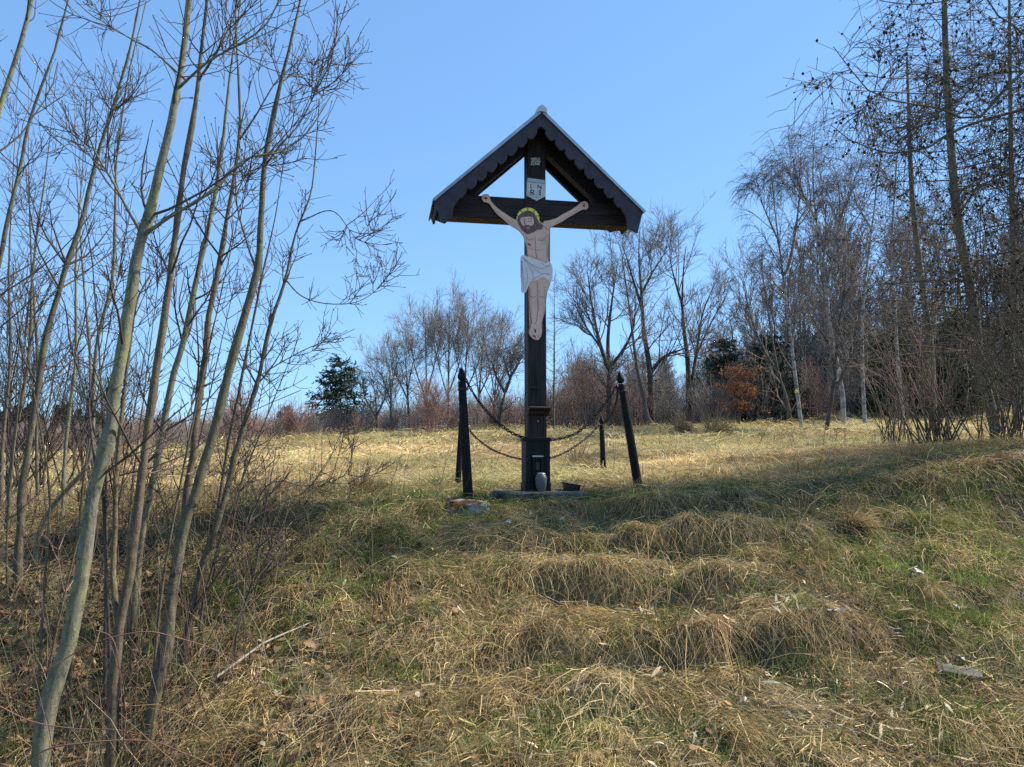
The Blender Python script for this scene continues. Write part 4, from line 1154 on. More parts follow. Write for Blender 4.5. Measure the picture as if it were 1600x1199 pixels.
def scrap(px, py, size, label, seed, mat, cat='scrap', name='paper_scrap'):
    p = ground_px(px, py)
    r = np.random.default_rng(seed)
    bm = bmesh.new(); bmesh.ops.create_grid(bm, x_segments=5, y_segments=4, size=.5)
    for v in bm.verts:
        v.co.z = r.normal() * .09; v.co.x *= size * (1 + .2 * r.normal()); v.co.y *= size * .6 * (1 + .2 * r.normal()); v.co.z *= size
    ext = bmesh.ops.extrude_face_region(bm, geom=list(bm.faces))
    for v in ext['geom']:
        if isinstance(v, bmesh.types.BMVert):
            v.co.z += .0025
    o = bm_obj(name, bm, mat, None, 0, True)
    o.location = (p[0], p[1] - .03, p[2] + .06); o.rotation_euler = (.5, r.normal() * .3, r.uniform(0, 3)); o['label'] = label; o['category'] = cat
scrap(1498, 1043, .09, 'largest whitish scrap, lying beside the grey board on the right', 1, M['scrap'])
scrap(1432, 904, .07, 'whitish crumpled scrap in the grass upper right of the bank', 2, M['scrap'])
scrap(1489, 960, .06, 'pale crumpled scrap just above the grey board', 3, M['scrap'])
scrap(794, 826, .05, 'tiny white scrap standing in grass below the stone slab', 4, M['scrap'])
scrap(1298, 968, .07, 'pale grey scrap caught in straw, right of the earth steps', 5, M['scrap'])
bd = ground_px(1500, 1062)
gb = box('weathered_board', -.12, .12, -.035, .035, -.012, .012, M['board'], None, .004)
gb.location = (bd[0], bd[1], bd[2] + .045); gb.rotation_euler = (.45, .12, -.25); gb['label'] = 'short weathered grey board half buried in grass on the right'; gb['category'] = 'board'
a_, b_ = ground_px(332, 1088), ground_px(485, 993)
Pst = resample(np.stack([a_ + [0, 0, .09], (a_ + b_) / 2 + [0, 0, .13], b_ + [0, 0, .08]]), 7)[None]
V, Q = tubes(Pst, np.linspace(.009, .004, 7)[None], 6)
link('bare_stick', raw_mesh('bare_stick', V, Q, M['stick']), label='pale barkless stick lying on the straw right of the saplings', category='stick')
# ------------------------------------------------------------------ saplings on the left, traced stem by stem
def stem_tree(name, label, px_path, Y, d0, d1, seed, bark, twig, drift=.0, limbs=(), dens=1.0, top_ext=.0, group='young saplings on the left', cat='tree', tw=1.0):
    path = [at(x, y, Y + drift * k / (len(px_path) - 1)) for k, (x, y) in enumerate(px_path)]
    b = path[0].copy()
    # carry the stem down to the ground below its first traced point
    if b[2] > float(H(b[0], b[1])) - .05:
        dv = path[0] - path[1]; dv = dv / max(.15, abs(dv[2]))
        zg = float(H(b[0], b[1]))
        foot = b + np.array([dv[0] * .4, dv[1] * .4, -1]) * max(.05, (b[2] - zg))
        foot[2] = float(H(foot[0], foot[1])) - .08
        path = [foot] + path
    if top_ext:
        dv = norm(path[-1] - path[-2]); path += [path[-1] + (dv + [0, 0, .25]) * top_ext * .5, path[-1] + (dv + [0, 0, .4]) * top_ext]
        d1 = d1 * .35
    sp = catmull(path, 40)
    d0 = d0 * (.84 if Y < 4 else .76); d1 = d1 * .7
    spines = [(sp, [d0 / 2 * 1.3, d0 / 2, d0 / 2 * .86, (d0 * .52 + d1 * .48) / 2, (d0 * .2 + d1 * .8) / 2, d1 / 2])]
    for lp, la, lb in limbs:
        q = snap([at(x, y, Y + drift * .5 + dd) for (x, y, dd) in lp], spines)
        spines.append((catmull(q, 20), [la / 2, (la + lb) / 4, lb / 2]))
    levels = [
        (dict(n=15 * dens, t0=.22, t1=.98, L=.62 * tw, shrink=.45, ang=48, angvar=10, up=.13, wig=.09, K=7, rr=.42, rend=.34, rmin=.0034, rcap=.009, opposite=True), 5),
        (dict(n=5.0, t0=.18, t1=.97, L=.24 * tw, shrink=.35, ang=46, angvar=12, up=.10, wig=.12, K=4, rr=.6, rend=.55, rmin=.0026, opposite=True), 4),
        (dict(n=.8, t0=.3, t1=.95, L=.10, shrink=.3, ang=45, angvar=14, up=.12, wig=.16, K=3, rr=.75, rend=.7, rmin=.0022), 3),
    ]
    def buds(r, t, g, origin):
        tips = g[1][0][:, -1]; dirs = norm(g[1][0][:, -1] - g[1][0][:, -2])
        Pb = np.stack([tips, tips + dirs * .006, tips + dirs * .014], 1)
        V, Q = tubes(Pb - origin, np.tile(np.array([.0018, .0034, .0008]), (len(Pb), 1)), 4)
        link('buds', raw_mesh('buds', V, Q, M['twig_dark']), t, kind='stuff')
    return make_tree(name, label, cat, spines[0][0][0] + [0, 0, .05], spines, levels, bark, twig, seed, group, 11, buds, True)

BG, BT, BO, BD = M['bark_green'], M['bark_tan'], M['bark_olive'], M['bark_dark']
TB = M['twig_brown']
S1 = [(66, 1199), (66, 1144), (81, 1080), (101, 1027), (120, 956), (126, 900), (137, 835), (150, 756), (169, 681), (184, 580), (199, 494), (214, 400), (225, 360), (244, 289), (266, 195), (280, 131), (289, 56), (296, 0)]
lim1 = [([(238, 352, 0), (270, 336, .02), (319, 308, .08), (349, 281, .12), (371, 257, .16), (398, 244, .2), (431, 240, .25), (458, 225, .3), (484, 203, .32), (521, 143, .4)], .022, .005),
        ([(226, 362, 0), (195, 319, -.05), (173, 278, -.08), (150, 240, -.12), (131, 191, -.16), (122, 170, -.2)], .018, .005),
        ([(284, 106, 0), (326, 96, -.05), (360, 77, -.1), (398, 54, -.16), (420, 32, -.2), (437, -2, -.24)], .016, .006),
        ([(282, 106, 0), (240, 81, .05), (203, 60, .1), (154, 30, .15)], .012, .005)]
stem_tree('ash_sapling', 'thickest grey-green sapling curving up from the lower left corner', S1, 3.95, .088, .030, 101, BG, TB, .25, lim1, .55, 1.2, tw=.85)
S2 = [(174, 1196), (175, 1144), (179, 1050), (186, 975), (196, 930), (206, 862), (218, 775), (234, 644), (248, 550), (263, 456), (278, 338), (289, 255), (306, 161), (313, 94), (323, 0)]
stem_tree('ash_sapling', 'straight tan sapling second from the lower left corner, forking low', S2, 4.1, .066, .024, 102, BT, TB, .3, [([(184, 975, 0), (177, 900, .05), (180, 825, .1), (181, 756, .12), (190, 650, .18), (203, 543, .25), (214, 470, .3), (235, 430, .35)], .036, .01), ([(312, 96, 0), (345, 70, .05), (368, 20, .1), (376, -5, .12)], .016, .007)], .75, 1.0)
S3 = [(225, 1196), (240, 1106), (255, 1020), (266, 945), (276, 881), (289, 817), (311, 756), (334, 681), (353, 599), (371, 531), (390, 468), (405, 405), (409, 300), (416, 240), (431, 161), (454, 68), (469, 0)]
stem_tree('ash_sapling', 'tall olive sapling leaning right, its base at the bottom edge', S3, 4.15, .074, .016, 103, BO, TB, .5, [([(416, 240, 0), (440, 225, .05), (470, 190, .1), (500, 130, .15), (522, 92, .2)], .012, .004), ([(401, 413, 0), (372, 330, .05), (368, 263, .08)], .014, .006)], .85, .8, tw=.75)
S4 = [(272, 900), (289, 794), (300, 719), (308, 644), (319, 569), (326, 494), (338, 437), (345, 400), (355, 338), (368, 263), (375, 206), (374, 150), (370, 75)]
stem_tree('ash_sapling', 'brown sapling rising close behind the tall olive one', S4, 4.75, .062, .014, 104, BT, TB, .3, [([(375, 210, 0), (400, 180, .03), (430, 130, .06), (455, 105, .1)], .014, .006)], .8, .8)
S5 = [(214, 890), (221, 831), (236, 768), (248, 708), (259, 644), (274, 576), (289, 524), (300, 467), (313, 410), (326, 356), (340, 281), (351, 195), (360, 113), (371, 38)]
stem_tree('ash_sapling', 'silvery grey sapling behind, between the tan and olive ones', S5, 5.4, .066, .016, 105, BG, TB, .3, (), 1.0, .8)
S6 = [(290, 1000), (311, 900), (338, 825), (356, 756), (379, 670), (405, 588), (416, 531), (431, 482), (446, 437), (461, 368), (484, 308), (491, 263), (499, 158)]
lim6 = [([(446, 440, 0), (470, 462, .1), (505, 474, .2), (550, 474, .25), (580, 460, .28), (606, 434, .3)], .010, .0035), ([(405, 590, 0), (440, 566, .1), (484, 543, .2), (520, 530, .25), (555, 514, .3)], .010, .0035), ([(470, 340, 0), (520, 330, .1), (560, 375, .12), (580, 340, .14)], .009, .003)]
stem_tree('ash_sapling', 'rightmost of the tall saplings, reaching out over the meadow', S6, 4.9, .050, .009, 106, BO, TB, .5, lim6, .9, .0, tw=.55)
S7 = [(26, 930), (32, 825), (36, 756), (49, 670), (62, 588), (75, 512), (92, 456), (109, 400), (124, 356), (139, 300), (152, 244), (176, 169), (199, 94), (215, 20)]
stem_tree('ash_sapling', 'dark olive sapling near the left edge, left of the thickest one', S7, 5.6, .06, .018, 107, BO, TB, .4, (), 1.25, 1.0)
S8 = [(52, 956), (54, 881), (62, 830), (90, 780), (130, 740), (143, 700), (146, 606), (150, 550), (161, 494), (176, 437), (180, 338), (181, 263), (188, 206), (200, 120), (222, 30)]
stem_tree('ash_sapling', 'thin grey sapling with a bend, showing left of the thickest one', S8, 5.9, .042, .014, 108, BG, TB, .2, (), 1.15, .8)
S9 = [(-95, 620), (-60, 420), (-25, 260), (0, 169), (15, 120), (34, 64), (49, 0)]
stem_tree('ash_sapling', 'pale smooth sapling crossing the top left corner', S9, 4.6, .07, .035, 109, BG, TB, .1, (), .8, 1.3)
S10 = [(-60, 760), (-30, 560), (0, 405), (15, 330), (30, 270), (41, 210), (56, 158), (82, 90), (101, 22)]
stem_tree('ash_sapling', 'olive sapling leaning in from the left edge at mid height', S10, 5.1, .05, .022, 110, BO, TB, .2, (), 1.2, 1.0)
stem_tree('dead_sapling', 'thin dark dead stem leaning left across the pale saplings', [(158, 715), (150, 685), (131, 610), (109, 531), (101, 475), (75, 430), (50, 395)], 4.7, .026, .008, 111, BD, M['twig_dark'], .2, (), .5, 0., tw=.8)
stem_tree('dead_sapling', 'thin dark upright dead stem just left of the thickest sapling', [(166, 740), (161, 663), (154, 531), (147, 450), (143, 400), (128, 330), (105, 290)], 4.8, .024, .008, 112, BD, M['twig_dark'], .2, (), .6, 0., tw=.8)
stem_tree('dead_sapling', 'small crooked dark sapling at the right edge of the thicket', [(402, 960), (408, 930), (412, 900), (422, 855), (413, 815), (411, 775)], 5.5, .026, .01, 113, BD, M['twig_dark'], .2, [([(412, 905, 0), (435, 860, .05), (445, 830, .1)], .01, .004)], .6, 0., tw=.7)
stem_tree('dead_sapling', 'long low dark branch rising right from the thicket base', [(300, 960), (340, 900), (383, 830), (412, 765), (440, 752), (475, 760), (515, 748)], 4.9, .022, .006, 114, BD, M['twig_dark'], .3, [([(395, 815, 0), (430, 790, .1), (480, 768, .2), (560, 735, .3)], .009, .003)], .8, 0., tw=.8)
stem_tree('dead_sapling', 'slender reddish stem rising low across the thicket to the right', [(120, 850), (165, 756), (240, 730), (300, 705), (340, 672), (400, 640), (470, 610)], 4.5, .018, .006, 115, M['bark_tan'], M['twig_red'], .3, (), .6, 0., tw=.7)
stem_tree('ash_sapling', 'very thin sapling between the two rightmost tall ones', [(322, 880), (340, 800), (352, 720), (372, 620), (392, 520), (412, 420), (430, 340), (442, 260)], 5.7, .034, .008, 116, BO, TB, .2, (), 1.1, .5)
for k, (x0, x1, Yq, sd) in enumerate(((8, 70, 6.4, 117), (96, 128, 6.7, 118), (0, 20, 7.2, 119), (150, 120, 7.6, 120), (60, 45, 7.9, 121))):
    g0 = gp(x0, Yq)
    stem_tree('ash_sapling', ('thin background sapling beside the left picture edge', 'thin background sapling behind the thickest one, leaning right', 'grey background sapling hugging the left picture edge', 'thin background sapling leaning left behind the thickest one', 'thin background sapling half hidden behind the dark olive one')[k],
              [(x0, 860 - k * 12), (x0 * .8 + x1 * .2, 700), (x0 * .5 + x1 * .5 + 6, 560), (x0 * .3 + x1 * .7, 420), (x1, 280)], Yq, .04, .012, sd, (BO, BG)[k % 2], TB, .2, (), 1.2, .8)

rt = np.random.default_rng(140)
thin_labels = ['thin upright whip at the left picture edge, foremost', 'thin whip crossing behind the straight tan sapling', 'thin whip leaning right between the olive and brown saplings', 'thin dark whip right of the thickest sapling', 'thin whip rising left of the crooked dark sapling', 'thin whip in the gap left of the straight tan sapling', 'slender whip ending below the rightmost tall sapling', 'thin grey whip leaning left near the left edge', 'short whip at the right foot of the thicket', 'tall thin whip behind the olive sapling']
for k, (xb, yb, xt, yt_) in enumerate(((14, 1010, 60, 330), (205, 960, 250, 420), (285, 960, 372, 420), (118, 930, 208, 300), (352, 960, 420, 560), (142, 940, 236, 500), (318, 940, 470, 520), (70, 900, 20, 420), (372, 980, 432, 700), (252, 930, 395, 240))):
    b1 = rt.normal() * 12
    stem_tree('thin_whip', thin_labels[k], [(xb, yb), (xb * .75 + xt * .25 + b1, yb * .72 + yt_ * .28), (xb * .45 + xt * .55 + b1 * .6, yb * .42 + yt_ * .58), (xt, yt_)], 4.5 + rt.random() * 1.6, .021, .006, 141 + k, (BO, BT, BD)[k % 3], TB, .2, (), .75, 0., tw=.75)

# arching bramble canes and dry stalks in the corner
def cane(label, pts, Y, seed, r=.004):
    q = catmull([at(x, y, Y + dd) for x, y, dd in pts], 30)
    gb_, ge = float(H(q[0][0], q[0][1])), float(H(q[-1][0], q[-1][1]))
    t = thing('bramble_cane', label, 'bramble', tuple(q[0]), group='arching bramble canes')
    V, Q = tubes((q - q[0])[None], np.linspace(r, r * .6, 30)[None], 6)
    link('stem', raw_mesh('stem', V, Q, M['bramble']), t)
    rr_ = np.random.default_rng(seed); n = 70
    i = rr_.integers(1, 29, n); d = norm(rr_.normal(size=(n, 3)))
    Pb = np.stack([q[i] - q[0] + d * r * .5, q[i] - q[0] + d * (r + .005)], 1)
    V, Q = tubes(Pb, np.tile([.0012, .0003], (n, 1)), 3)
    link('thorns', raw_mesh('thorns', V, Q, M['bramble']), t, kind='stuff')
cane('upper arching red-brown bramble cane crossing the sapling stems', [(-20, 1130, 0), (0, 1110, 0), (41, 1072, 0), (87, 1039, .05), (129, 1014, .1), (172, 997, .12), (228, 987, .15), (270, 995, .2), (332, 1014, .3), (380, 1045, .35), (430, 1085, .4)], 3.75, 1)
cane('lowest arching bramble cane along the bottom edge', [(17, 1205, 0), (71, 1172, 0), (125, 1162, .02), (187, 1157, .05), (243, 1160, .08), (280, 1174, .1), (324, 1193, .15), (350, 1215, .2)], 3.5, 2)
cane('thin bramble cane from the left edge between the two arching ones', [(-10, 1098, 0), (0, 1104, 0), (52, 1128, .05), (120, 1139, .1), (177, 1140, .15), (240, 1150, .2)], 3.7, 3, .003)
cane('bramble cane hanging straight down before the tan sapling', [(150, 985, .0), (174, 996, .0), (184, 1027, 0), (189, 1075, 0), (190, 1158, 0), (188, 1199, 0)], 3.8, 4, .0028)
cane('bramble cane bending over grass right of the saplings', [(205, 900, .3), (250, 862, .3), (290, 880, .35), (330, 925, .4), (380, 985, .5), (420, 1060, .5)], 4.6, 5, .003)
r = np.random.default_rng(31); n = 1300
y = r.uniform(3.5, 7.5, n); x = -.50 * y + r.normal(size=n) * .15 * y
P0 = np.stack([x, y, H(x, y) - .02], 1); d = norm(np.stack([r.normal(size=n) * .4, r.normal(size=n) * .3, np.ones(n)], 1)); Lq = r.uniform(.25, 1.0, n)
Pq = np.empty((n, 5, 3)); Pq[:, 0] = P0
for k in range(1, 5):
    Pq[:, k] = Pq[:, k - 1] + d * (Lq / 4)[:, None]; d = norm(d + .16 * r.normal(size=(n, 3)))
V, Q = tubes(Pq, np.outer(r.uniform(.0012, .0032, n), np.linspace(1, .5, 5)), 3)
cpal = np.array([(.26, .19, .11), (.16, .10, .06), (.12, .06, .042), (.34, .28, .18), (.10, .07, .05)])[r.integers(0, 5, n)]
link('dry_stalks', raw_mesh('dry_stalks', V, Q, M['chip'], cols=np.repeat(cpal, 15, axis=0)), kind='stuff', label='thin dry stalks standing among the saplings')
r = np.random.default_rng(32); n = 420
y = r.uniform(7.3, 30, n) ; x = r.uniform(-.75, .75, n) * y
ok = ~((np.abs(x - .4) < 1.2) & (y < 9)); x, y = x[ok], y[ok]; n = len(x)
P0 = np.stack([x, y, H(x, y)], 1); d = norm(np.stack([r.normal(size=n) * .3, r.normal(size=n) * .2, np.ones(n)], 1)); Lq = r.uniform(.25, .8, n)
Pq = np.empty((n, 4, 3)); Pq[:, 0] = P0
for k in range(1, 4):
    Pq[:, k] = Pq[:, k - 1] + d * (Lq / 3)[:, None]; d = norm(d + .12 * r.normal(size=(n, 3)))
V, Q = tubes(Pq, np.outer(.0003 * y, np.linspace(1, .5, 4)), 3)
cpal = np.array([(.30, .21, .12), (.20, .12, .07), (.13, .075, .05)])[r.integers(0, 3, n)]
link('dry_stalks', raw_mesh('dry_stalks', V, Q, M['chip'], cols=np.repeat(cpal, 12, axis=0)), kind='stuff', label='thin dry weed stalks standing in the meadow')

# ------------------------------------------------------------------ bushes: many stems from one root
def bush_groups(rng, h, nst, spread, r0=.012, dens=1.0, up=.12, wig=.10, fine=1.0):
    az_ = rng.uniform(0, 2 * math.pi, nst); tl = np.abs(rng.normal(size=nst)) * spread
    K = 8; P = np.empty((nst, K, 3)); P[:, 0] = np.stack([rng.normal(size=nst) * .12 * h * .6, rng.normal(size=nst) * .12 * h * .6, np.full(nst, -.05)], 1)
    d = norm(np.stack([np.cos(az_) * tl, np.sin(az_) * tl, np.ones(nst)], 1)); L = h * rng.uniform(.55, 1.1, nst)
    for k in range(1, K):
        P[:, k] = P[:, k - 1] + d * (L / (K - 1))[:, None]; d = norm(d + wig * rng.normal(size=(nst, 3)) + [0, 0, up * .3])
    R = np.outer(r0 * rng.uniform(.6, 1.2, nst), np.linspace(1, .3, K))
    g = grow(rng, P, R, [(dict(n=7 * dens, t0=.2, t1=.98, L=.36 * h, shrink=.45, ang=32, angvar=12, up=up, wig=.11, K=5, rr=.5, rend=.35, rmin=.002 * fine), 3),
                         (dict(n=6 * dens, t0=.15, t1=.98, L=.19 * h, shrink=.3, ang=34, angvar=14, up=up, wig=.14, K=3, rr=.6, rend=.5, rmin=.0014 * fine), 3)])
    return (P, R, 4), g
def bush(name, label, px, Y, h, nst, spread, seed, bark, twig, dens=1., r0=.012, fine=1., group=None, up=.12):
    rng = np.random.default_rng(seed); b = gp(px, Y)
    t = thing(name, label, 'shrub', tuple(b), group=group)
    s, g = bush_groups(rng, h, nst, spread, r0, dens, up, fine=fine)
    z = np.zeros(3)
    link('stems', branch_mesh('stems', [s], bark, z), t); link('crown', branch_mesh('crown', g, twig, z), t)
    return t
bush('bare_shrub', 'wide reed-brown shrub of thin stems before the larch trunks on the right', 1470, 10.2, 2.0, 52, .36, 201, M['bark_tan'], M['twig_red'], .20, .012, 1.6)
bush('bare_shrub', 'thin-stemmed shrub at the foot of the nearer larch trunk', 1568, 10.6, 2.1, 34, .22, 202, M['bark_olive'], M['twig_brown'], .22, .011, 1.6)
bush('bare_shrub', 'brown thicket of thin stems below the second larch trunk', 1405, 15, 2.0, 36, .32, 209, M['bark_tan'], M['twig_red'], .24, .012, 2.0)
bush('bare_shrub', 'dense brown shrub at the right picture edge', 1612, 9.2, 2.2, 34, .3, 210, M['bark_tan'], M['twig_brown'], .22, .010, 1.5)
bush('bare_shrub', 'dark tangled shrub at the far left edge behind the saplings', 30, 9.5, 2.6, 26, .42, 203, M['bark_dark'], M['twig_dark'], 1.1, .016, 1.3)
bush('bare_shrub', 'dark tangled shrub showing between the left saplings', 130, 11, 2.2, 22, .42, 204, M['bark_dark'], M['twig_dark'], 1.0, .014, 1.4)
bush('bare_shrub', 'red-brown shrub standing alone in the straw, left of the spruce', 365, 22, 1.9, 24, .35, 205, M['twig_red'], M['twig_red'], 1.0, .012, 3.0)
bush('bare_shrub', 'low fan of thin red stems in front of the bare tree clump', 673, 27, 2.2, 26, .34, 206, M['twig_red'], M['twig_red'], 1.0, .016, 3.4)
bush('bare_shrub', 'red-brown pointed shrub right of the cross, left of the forked tree', 912, 31, 3.3, 30, .2, 207, M['twig_red'], M['twig_red'], .8, .016, 3)
bush('bare_shrub', 'spreading reddish shrub below the dark spruce on the left', 455, 31, 1.9, 34, .5, 208, M['twig_red'], M['twig_red'], .9, .016, 3)

# a whole undergrowth edge, which nobody could count
srcs = []
for k in range(5):
    rg = np.random.default_rng(300 + k); s, g = bush_groups(rg, 2.0, 26, .24, .014, .42, .2, fine=3.4)
    srcs.append(branch_mesh('undergrowth_piece', [s] + g, (M['twig_red'], M['twig_pale'], M['twig_grey'], M['twig_pale'], M['twig_red'])[k], np.zeros(3)))
r = np.random.default_rng(310)
pl = []
for px in np.arange(-150, 1780, 8.0):
    for q in range(2):
        Yq = r.uniform(34, 41) - 3 * (px > 830) + (px < 400) * r.uniform(0, 14)
        pl.append((px + r.normal() * 8, Yq, r.uniform(.4, 1.0) * (1.2 if 820 < px else (.72 if px < 560 else .95))))
for px in np.arange(-200, 1000, 9.0):
    pl.append((px, r.uniform(44, 56), r.uniform(.55, 1.0) * (.8 if px < 560 else 1)))
for px in np.arange(-80, 420, 9.0):
    pl.append((px, r.uniform(24, 34), r.uniform(.35, .75)))
pos = np.array([gp(a, b) for a, b, c in pl]); sc = np.array([c for a, b, c in pl]); n = len(pos)
scatter('undergrowth', pos, np.stack([np.zeros(n), np.zeros(n), r.uniform(0, 6.28, n)], 1), np.stack([sc * 1.15, sc * 1.15, sc], 1), r.integers(0, 5, n), np.ones((n, 3)), srcs, kind='stuff', label='reddish bare undergrowth along the edge of the meadow')

# ------------------------------------------------------------------ trees beyond the meadow
def limb(lst, Y, dr, w):
    return (trace(lst, Y, dr, 18), w)
def bg_levels(s=1., fine=1., up=.10, n=(11, 8, 5), L=(2.3, 1.05, .5), ang=38):
    return [(dict(n=n[0], t0=.25, t1=.98, L=L[0] * s, shrink=.5, ang=ang, angvar=10, up=up, wig=.10, K=7, rr=.5, rend=.3, rmin=.011 * fine, rcap=.032), 4),
            (dict(n=n[1], t0=.2, t1=.98, L=L[1] * s, shrink=.4, ang=ang, angvar=12, up=up, wig=.14, K=4, rr=.6, rend=.4, rmin=.009 * fine), 3),
            (dict(n=n[2], t0=.2, t1=.98, L=L[2] * s, shrink=.3, ang=ang + 2, angvar=14, up=up, wig=.18, K=3, rr=.65, rend=.5, rmin=.0068 * fine), 3)]
def traced_tree(name, label, lims, Y, seed, bark, twig, levels, cat='tree', group=None, extra=None):
    mpx = Y / F
    sp = []
    for k, (lst, w0, w1, dr) in enumerate(lims):
        q = trace(lst, Y, dr, 24)
        if k:
            q = snap(q, sp)
        if k == 0:
            f = q[0].copy(); f[2] = float(H(f[0], f[1])) - .15
            q = np.vstack([f, q]) if f[2] < q[0][2] - .02 else q
        sp.append((q, [w0 * .95 * mpx / 2, (w0 * .6 + w1 * .3) * mpx / 2, (w0 * .25 + w1 * .4) * mpx / 2, w1 * .3 * mpx / 2]))
    return make_tree(name, label, cat, sp[0][0][0], sp, levels, bark, twig, seed, group, 8, extra)

G1 = 'bare trees beyond the meadow'
traced_tree('bare_tree', 'bare tree with a low fork, first to the right of the cross', [
    ([(953, 665), (952, 620), (951, 577)], 13, 10, 0), ([(951, 578), (938, 540), (930, 505), (922, 460), (918, 425)], 8, 3, -.6), ([(951, 578), (950, 530), (955, 480), (962, 430), (966, 405)], 8, 3, .5),
    ([(952, 575), (975, 545), (990, 510), (993, 470)], 7, 3, -.4), ([(940, 545), (915, 510), (900, 480), (888, 470)], 5, 2, .5)], 31, 401, M['bark_dark'], M['twig_grey'], bg_levels(.75), group=G1)
traced_tree('bare_tree', 'tallest of the bare trees right of the cross, with a curved right limb', [
    ([(1018, 668), (1017, 600), (1013, 560), (1006, 520), (1003, 470), (1000, 430), (998, 395), (1000, 355)], 13, 3, 0), ([(1018, 582), (1030, 565), (1046, 553), (1066, 546), (1082, 535)], 7, 3, -.8), ([(1003, 480), (990, 440), (978, 400), (968, 375)], 6, 2, .6),
    ([(1002, 460), (1020, 425), (1036, 400), (1042, 385)], 5, 2, -.5)], 32, 402, M['bark_dark'], M['twig_grey'], bg_levels(.85), group=G1)
traced_tree('bare_tree', 'thin leaning tree with a pale curved foot, left of the tallest bare tree', [
    ([(1024, 668), (1012, 655), (1006, 620), (997, 585), (988, 520), (982, 470), (976, 430), (972, 400)], 8, 3, 0), ([(986, 510), (998, 480), (1010, 450)], 3, 1.5, .4)], 30, 403, M['bark_grey'], M['twig_grey'], bg_levels(.7, n=(9, 7, 4)), group=G1)
traced_tree('bare_tree', 'bare tree with paired trunks, rightmost of the three dark ones', [
    ([(1077, 650), (1076, 600), (1074, 560), (1068, 510), (1066, 470), (1068, 420), (1072, 385)], 12, 3, 0), ([(1079, 610), (1090, 540), (1098, 490), (1112, 455), (1125, 430)], 7, 2, .6), ([(1067, 480), (1055, 440), (1048, 410), (1046, 385)], 5, 2, -.5),
    ([(1086, 560), (1108, 510), (1130, 470), (1138, 455)], 4, 2, -.4)], 33, 404, M['bark_dark'], M['twig_grey'], bg_levels(.85), group=G1)
traced_tree('young_larch', 'thin upright young tree like a pole, just right of the cross', [([(865, 662), (866, 560), (866, 430)], 4.5, 1.2, 0)], 28, 405, M['bark_grey'], M['twig_grey'],
    [(dict(n=60, t0=.2, t1=.98, L=.9, shrink=.7, ang=70, angvar=10, up=.10, wig=.06, K=4, rr=.3, rend=.4, rmin=.006, rcap=.01), 3), (dict(n=4, t0=.3, t1=.9, L=.3, ang=45, K=3, rmin=.005), 3)], group=G1)
traced_tree('bare_tree', 'fan-shaped bare tree left of the tall birches', [
    ([(1236, 665), (1228, 620), (1215, 580)], 8, 6, 0), ([(1215, 582), (1190, 540), (1172, 490), (1160, 440), (1152, 420)], 5, 2, .5), ([(1215, 580), (1205, 520), (1196, 460), (1190, 420)], 4, 2, -.4), ([(1222, 590), (1200, 560), (1172, 525), (1150, 505)], 4, 2, .3)], 29, 406, M['bark_grey'], M['twig_grey'], bg_levels(.8, n=(10, 7, 4), ang=28), group=G1)
def birch_levels(s=1.0):
    return [(dict(n=13, t0=.2, t1=1.0, L=1.9 * s, shrink=.5, ang=34, angvar=9, up=.05, wig=.09, K=7, rr=.5, rend=.3, rmin=.011, rcap=.04), 4),
            (dict(n=7, t0=.25, t1=.98, L=.85 * s, shrink=.3, ang=38, angvar=12, up=-.16, wig=.10, K=5, rr=.55, rend=.45, rmin=.0075), 3),
            (dict(n=4.6, t0=.3, t1=1.0, L=.6 * s, shrink=.2, ang=34, angvar=14, up=-.42, wig=.12, K=4, rr=.7, rend=.6, rmin=.0058), 3)]
G2 = 'birches beyond the meadow on the right'
traced_tree('birch_tree', 'leftmost weeping birch, its crown against open sky', [
    ([(1252, 665), (1244, 600), (1232, 500), (1222, 420), (1212, 340), (1206, 280), (1204, 245)], 7, 2.5, 0), ([(1226, 440), (1240, 380), (1248, 320), (1250, 270), (1252, 225)], 6, 2, .6), ([(1218, 380), (1200, 340), (1188, 310), (1182, 280)], 4, 2, -.5), ([(1236, 540), (1252, 470), (1262, 420)], 4, 2, .4)], 27, 411, M['bark_birch'], M['twig_birch'], birch_levels(.85), group=G2)
traced_tree('birch_tree', 'tallest weeping birch, with a pale double trunk', [
    ([(1318, 665), (1316, 610), (1298, 520), (1290, 450), (1282, 400), (1274, 330), (1270, 280), (1272, 220), (1277, 180)], 9, 2.5, 0), ([(1290, 455), (1302, 400), (1312, 340), (1310, 290), (1300, 250)], 7, 2.5, .7), ([(1278, 350), (1258, 310), (1246, 280), (1230, 262)], 5, 2, -.6), ([(1312, 345), (1330, 300), (1338, 270)], 4, 2, .4)], 26, 412, M['bark_birch'], M['twig_birch'], birch_levels(.9), group=G2)
traced_tree('birch_tree', 'slender white birch trunk between the tall birch and the larches', [
    ([(1352, 668), (1348, 600), (1347, 520), (1349, 470), (1356, 400), (1366, 330), (1372, 270), (1385, 200), (1392, 150)], 7, 2.5, 0), ([(1352, 450), (1372, 410), (1392, 385)], 5, 2, .5), ([(1362, 360), (1340, 320), (1330, 290)], 4, 2, -.5)], 25, 413, M['bark_birch'], M['twig_birch'], birch_levels(.85), group=G2)
traced_tree('birch_tree', 'thin birch half hidden behind the nearer larch branches', [
    ([(1412, 668), (1402, 560), (1398, 480), (1392, 400), (1398, 300), (1405, 200), (1412, 120)], 7, 2.5, 0), ([(1396, 420), (1420, 370), (1436, 320)], 4, 2, .5)], 27, 414, M['bark_birch'], M['twig_birch'], birch_levels(.8), group=G2)
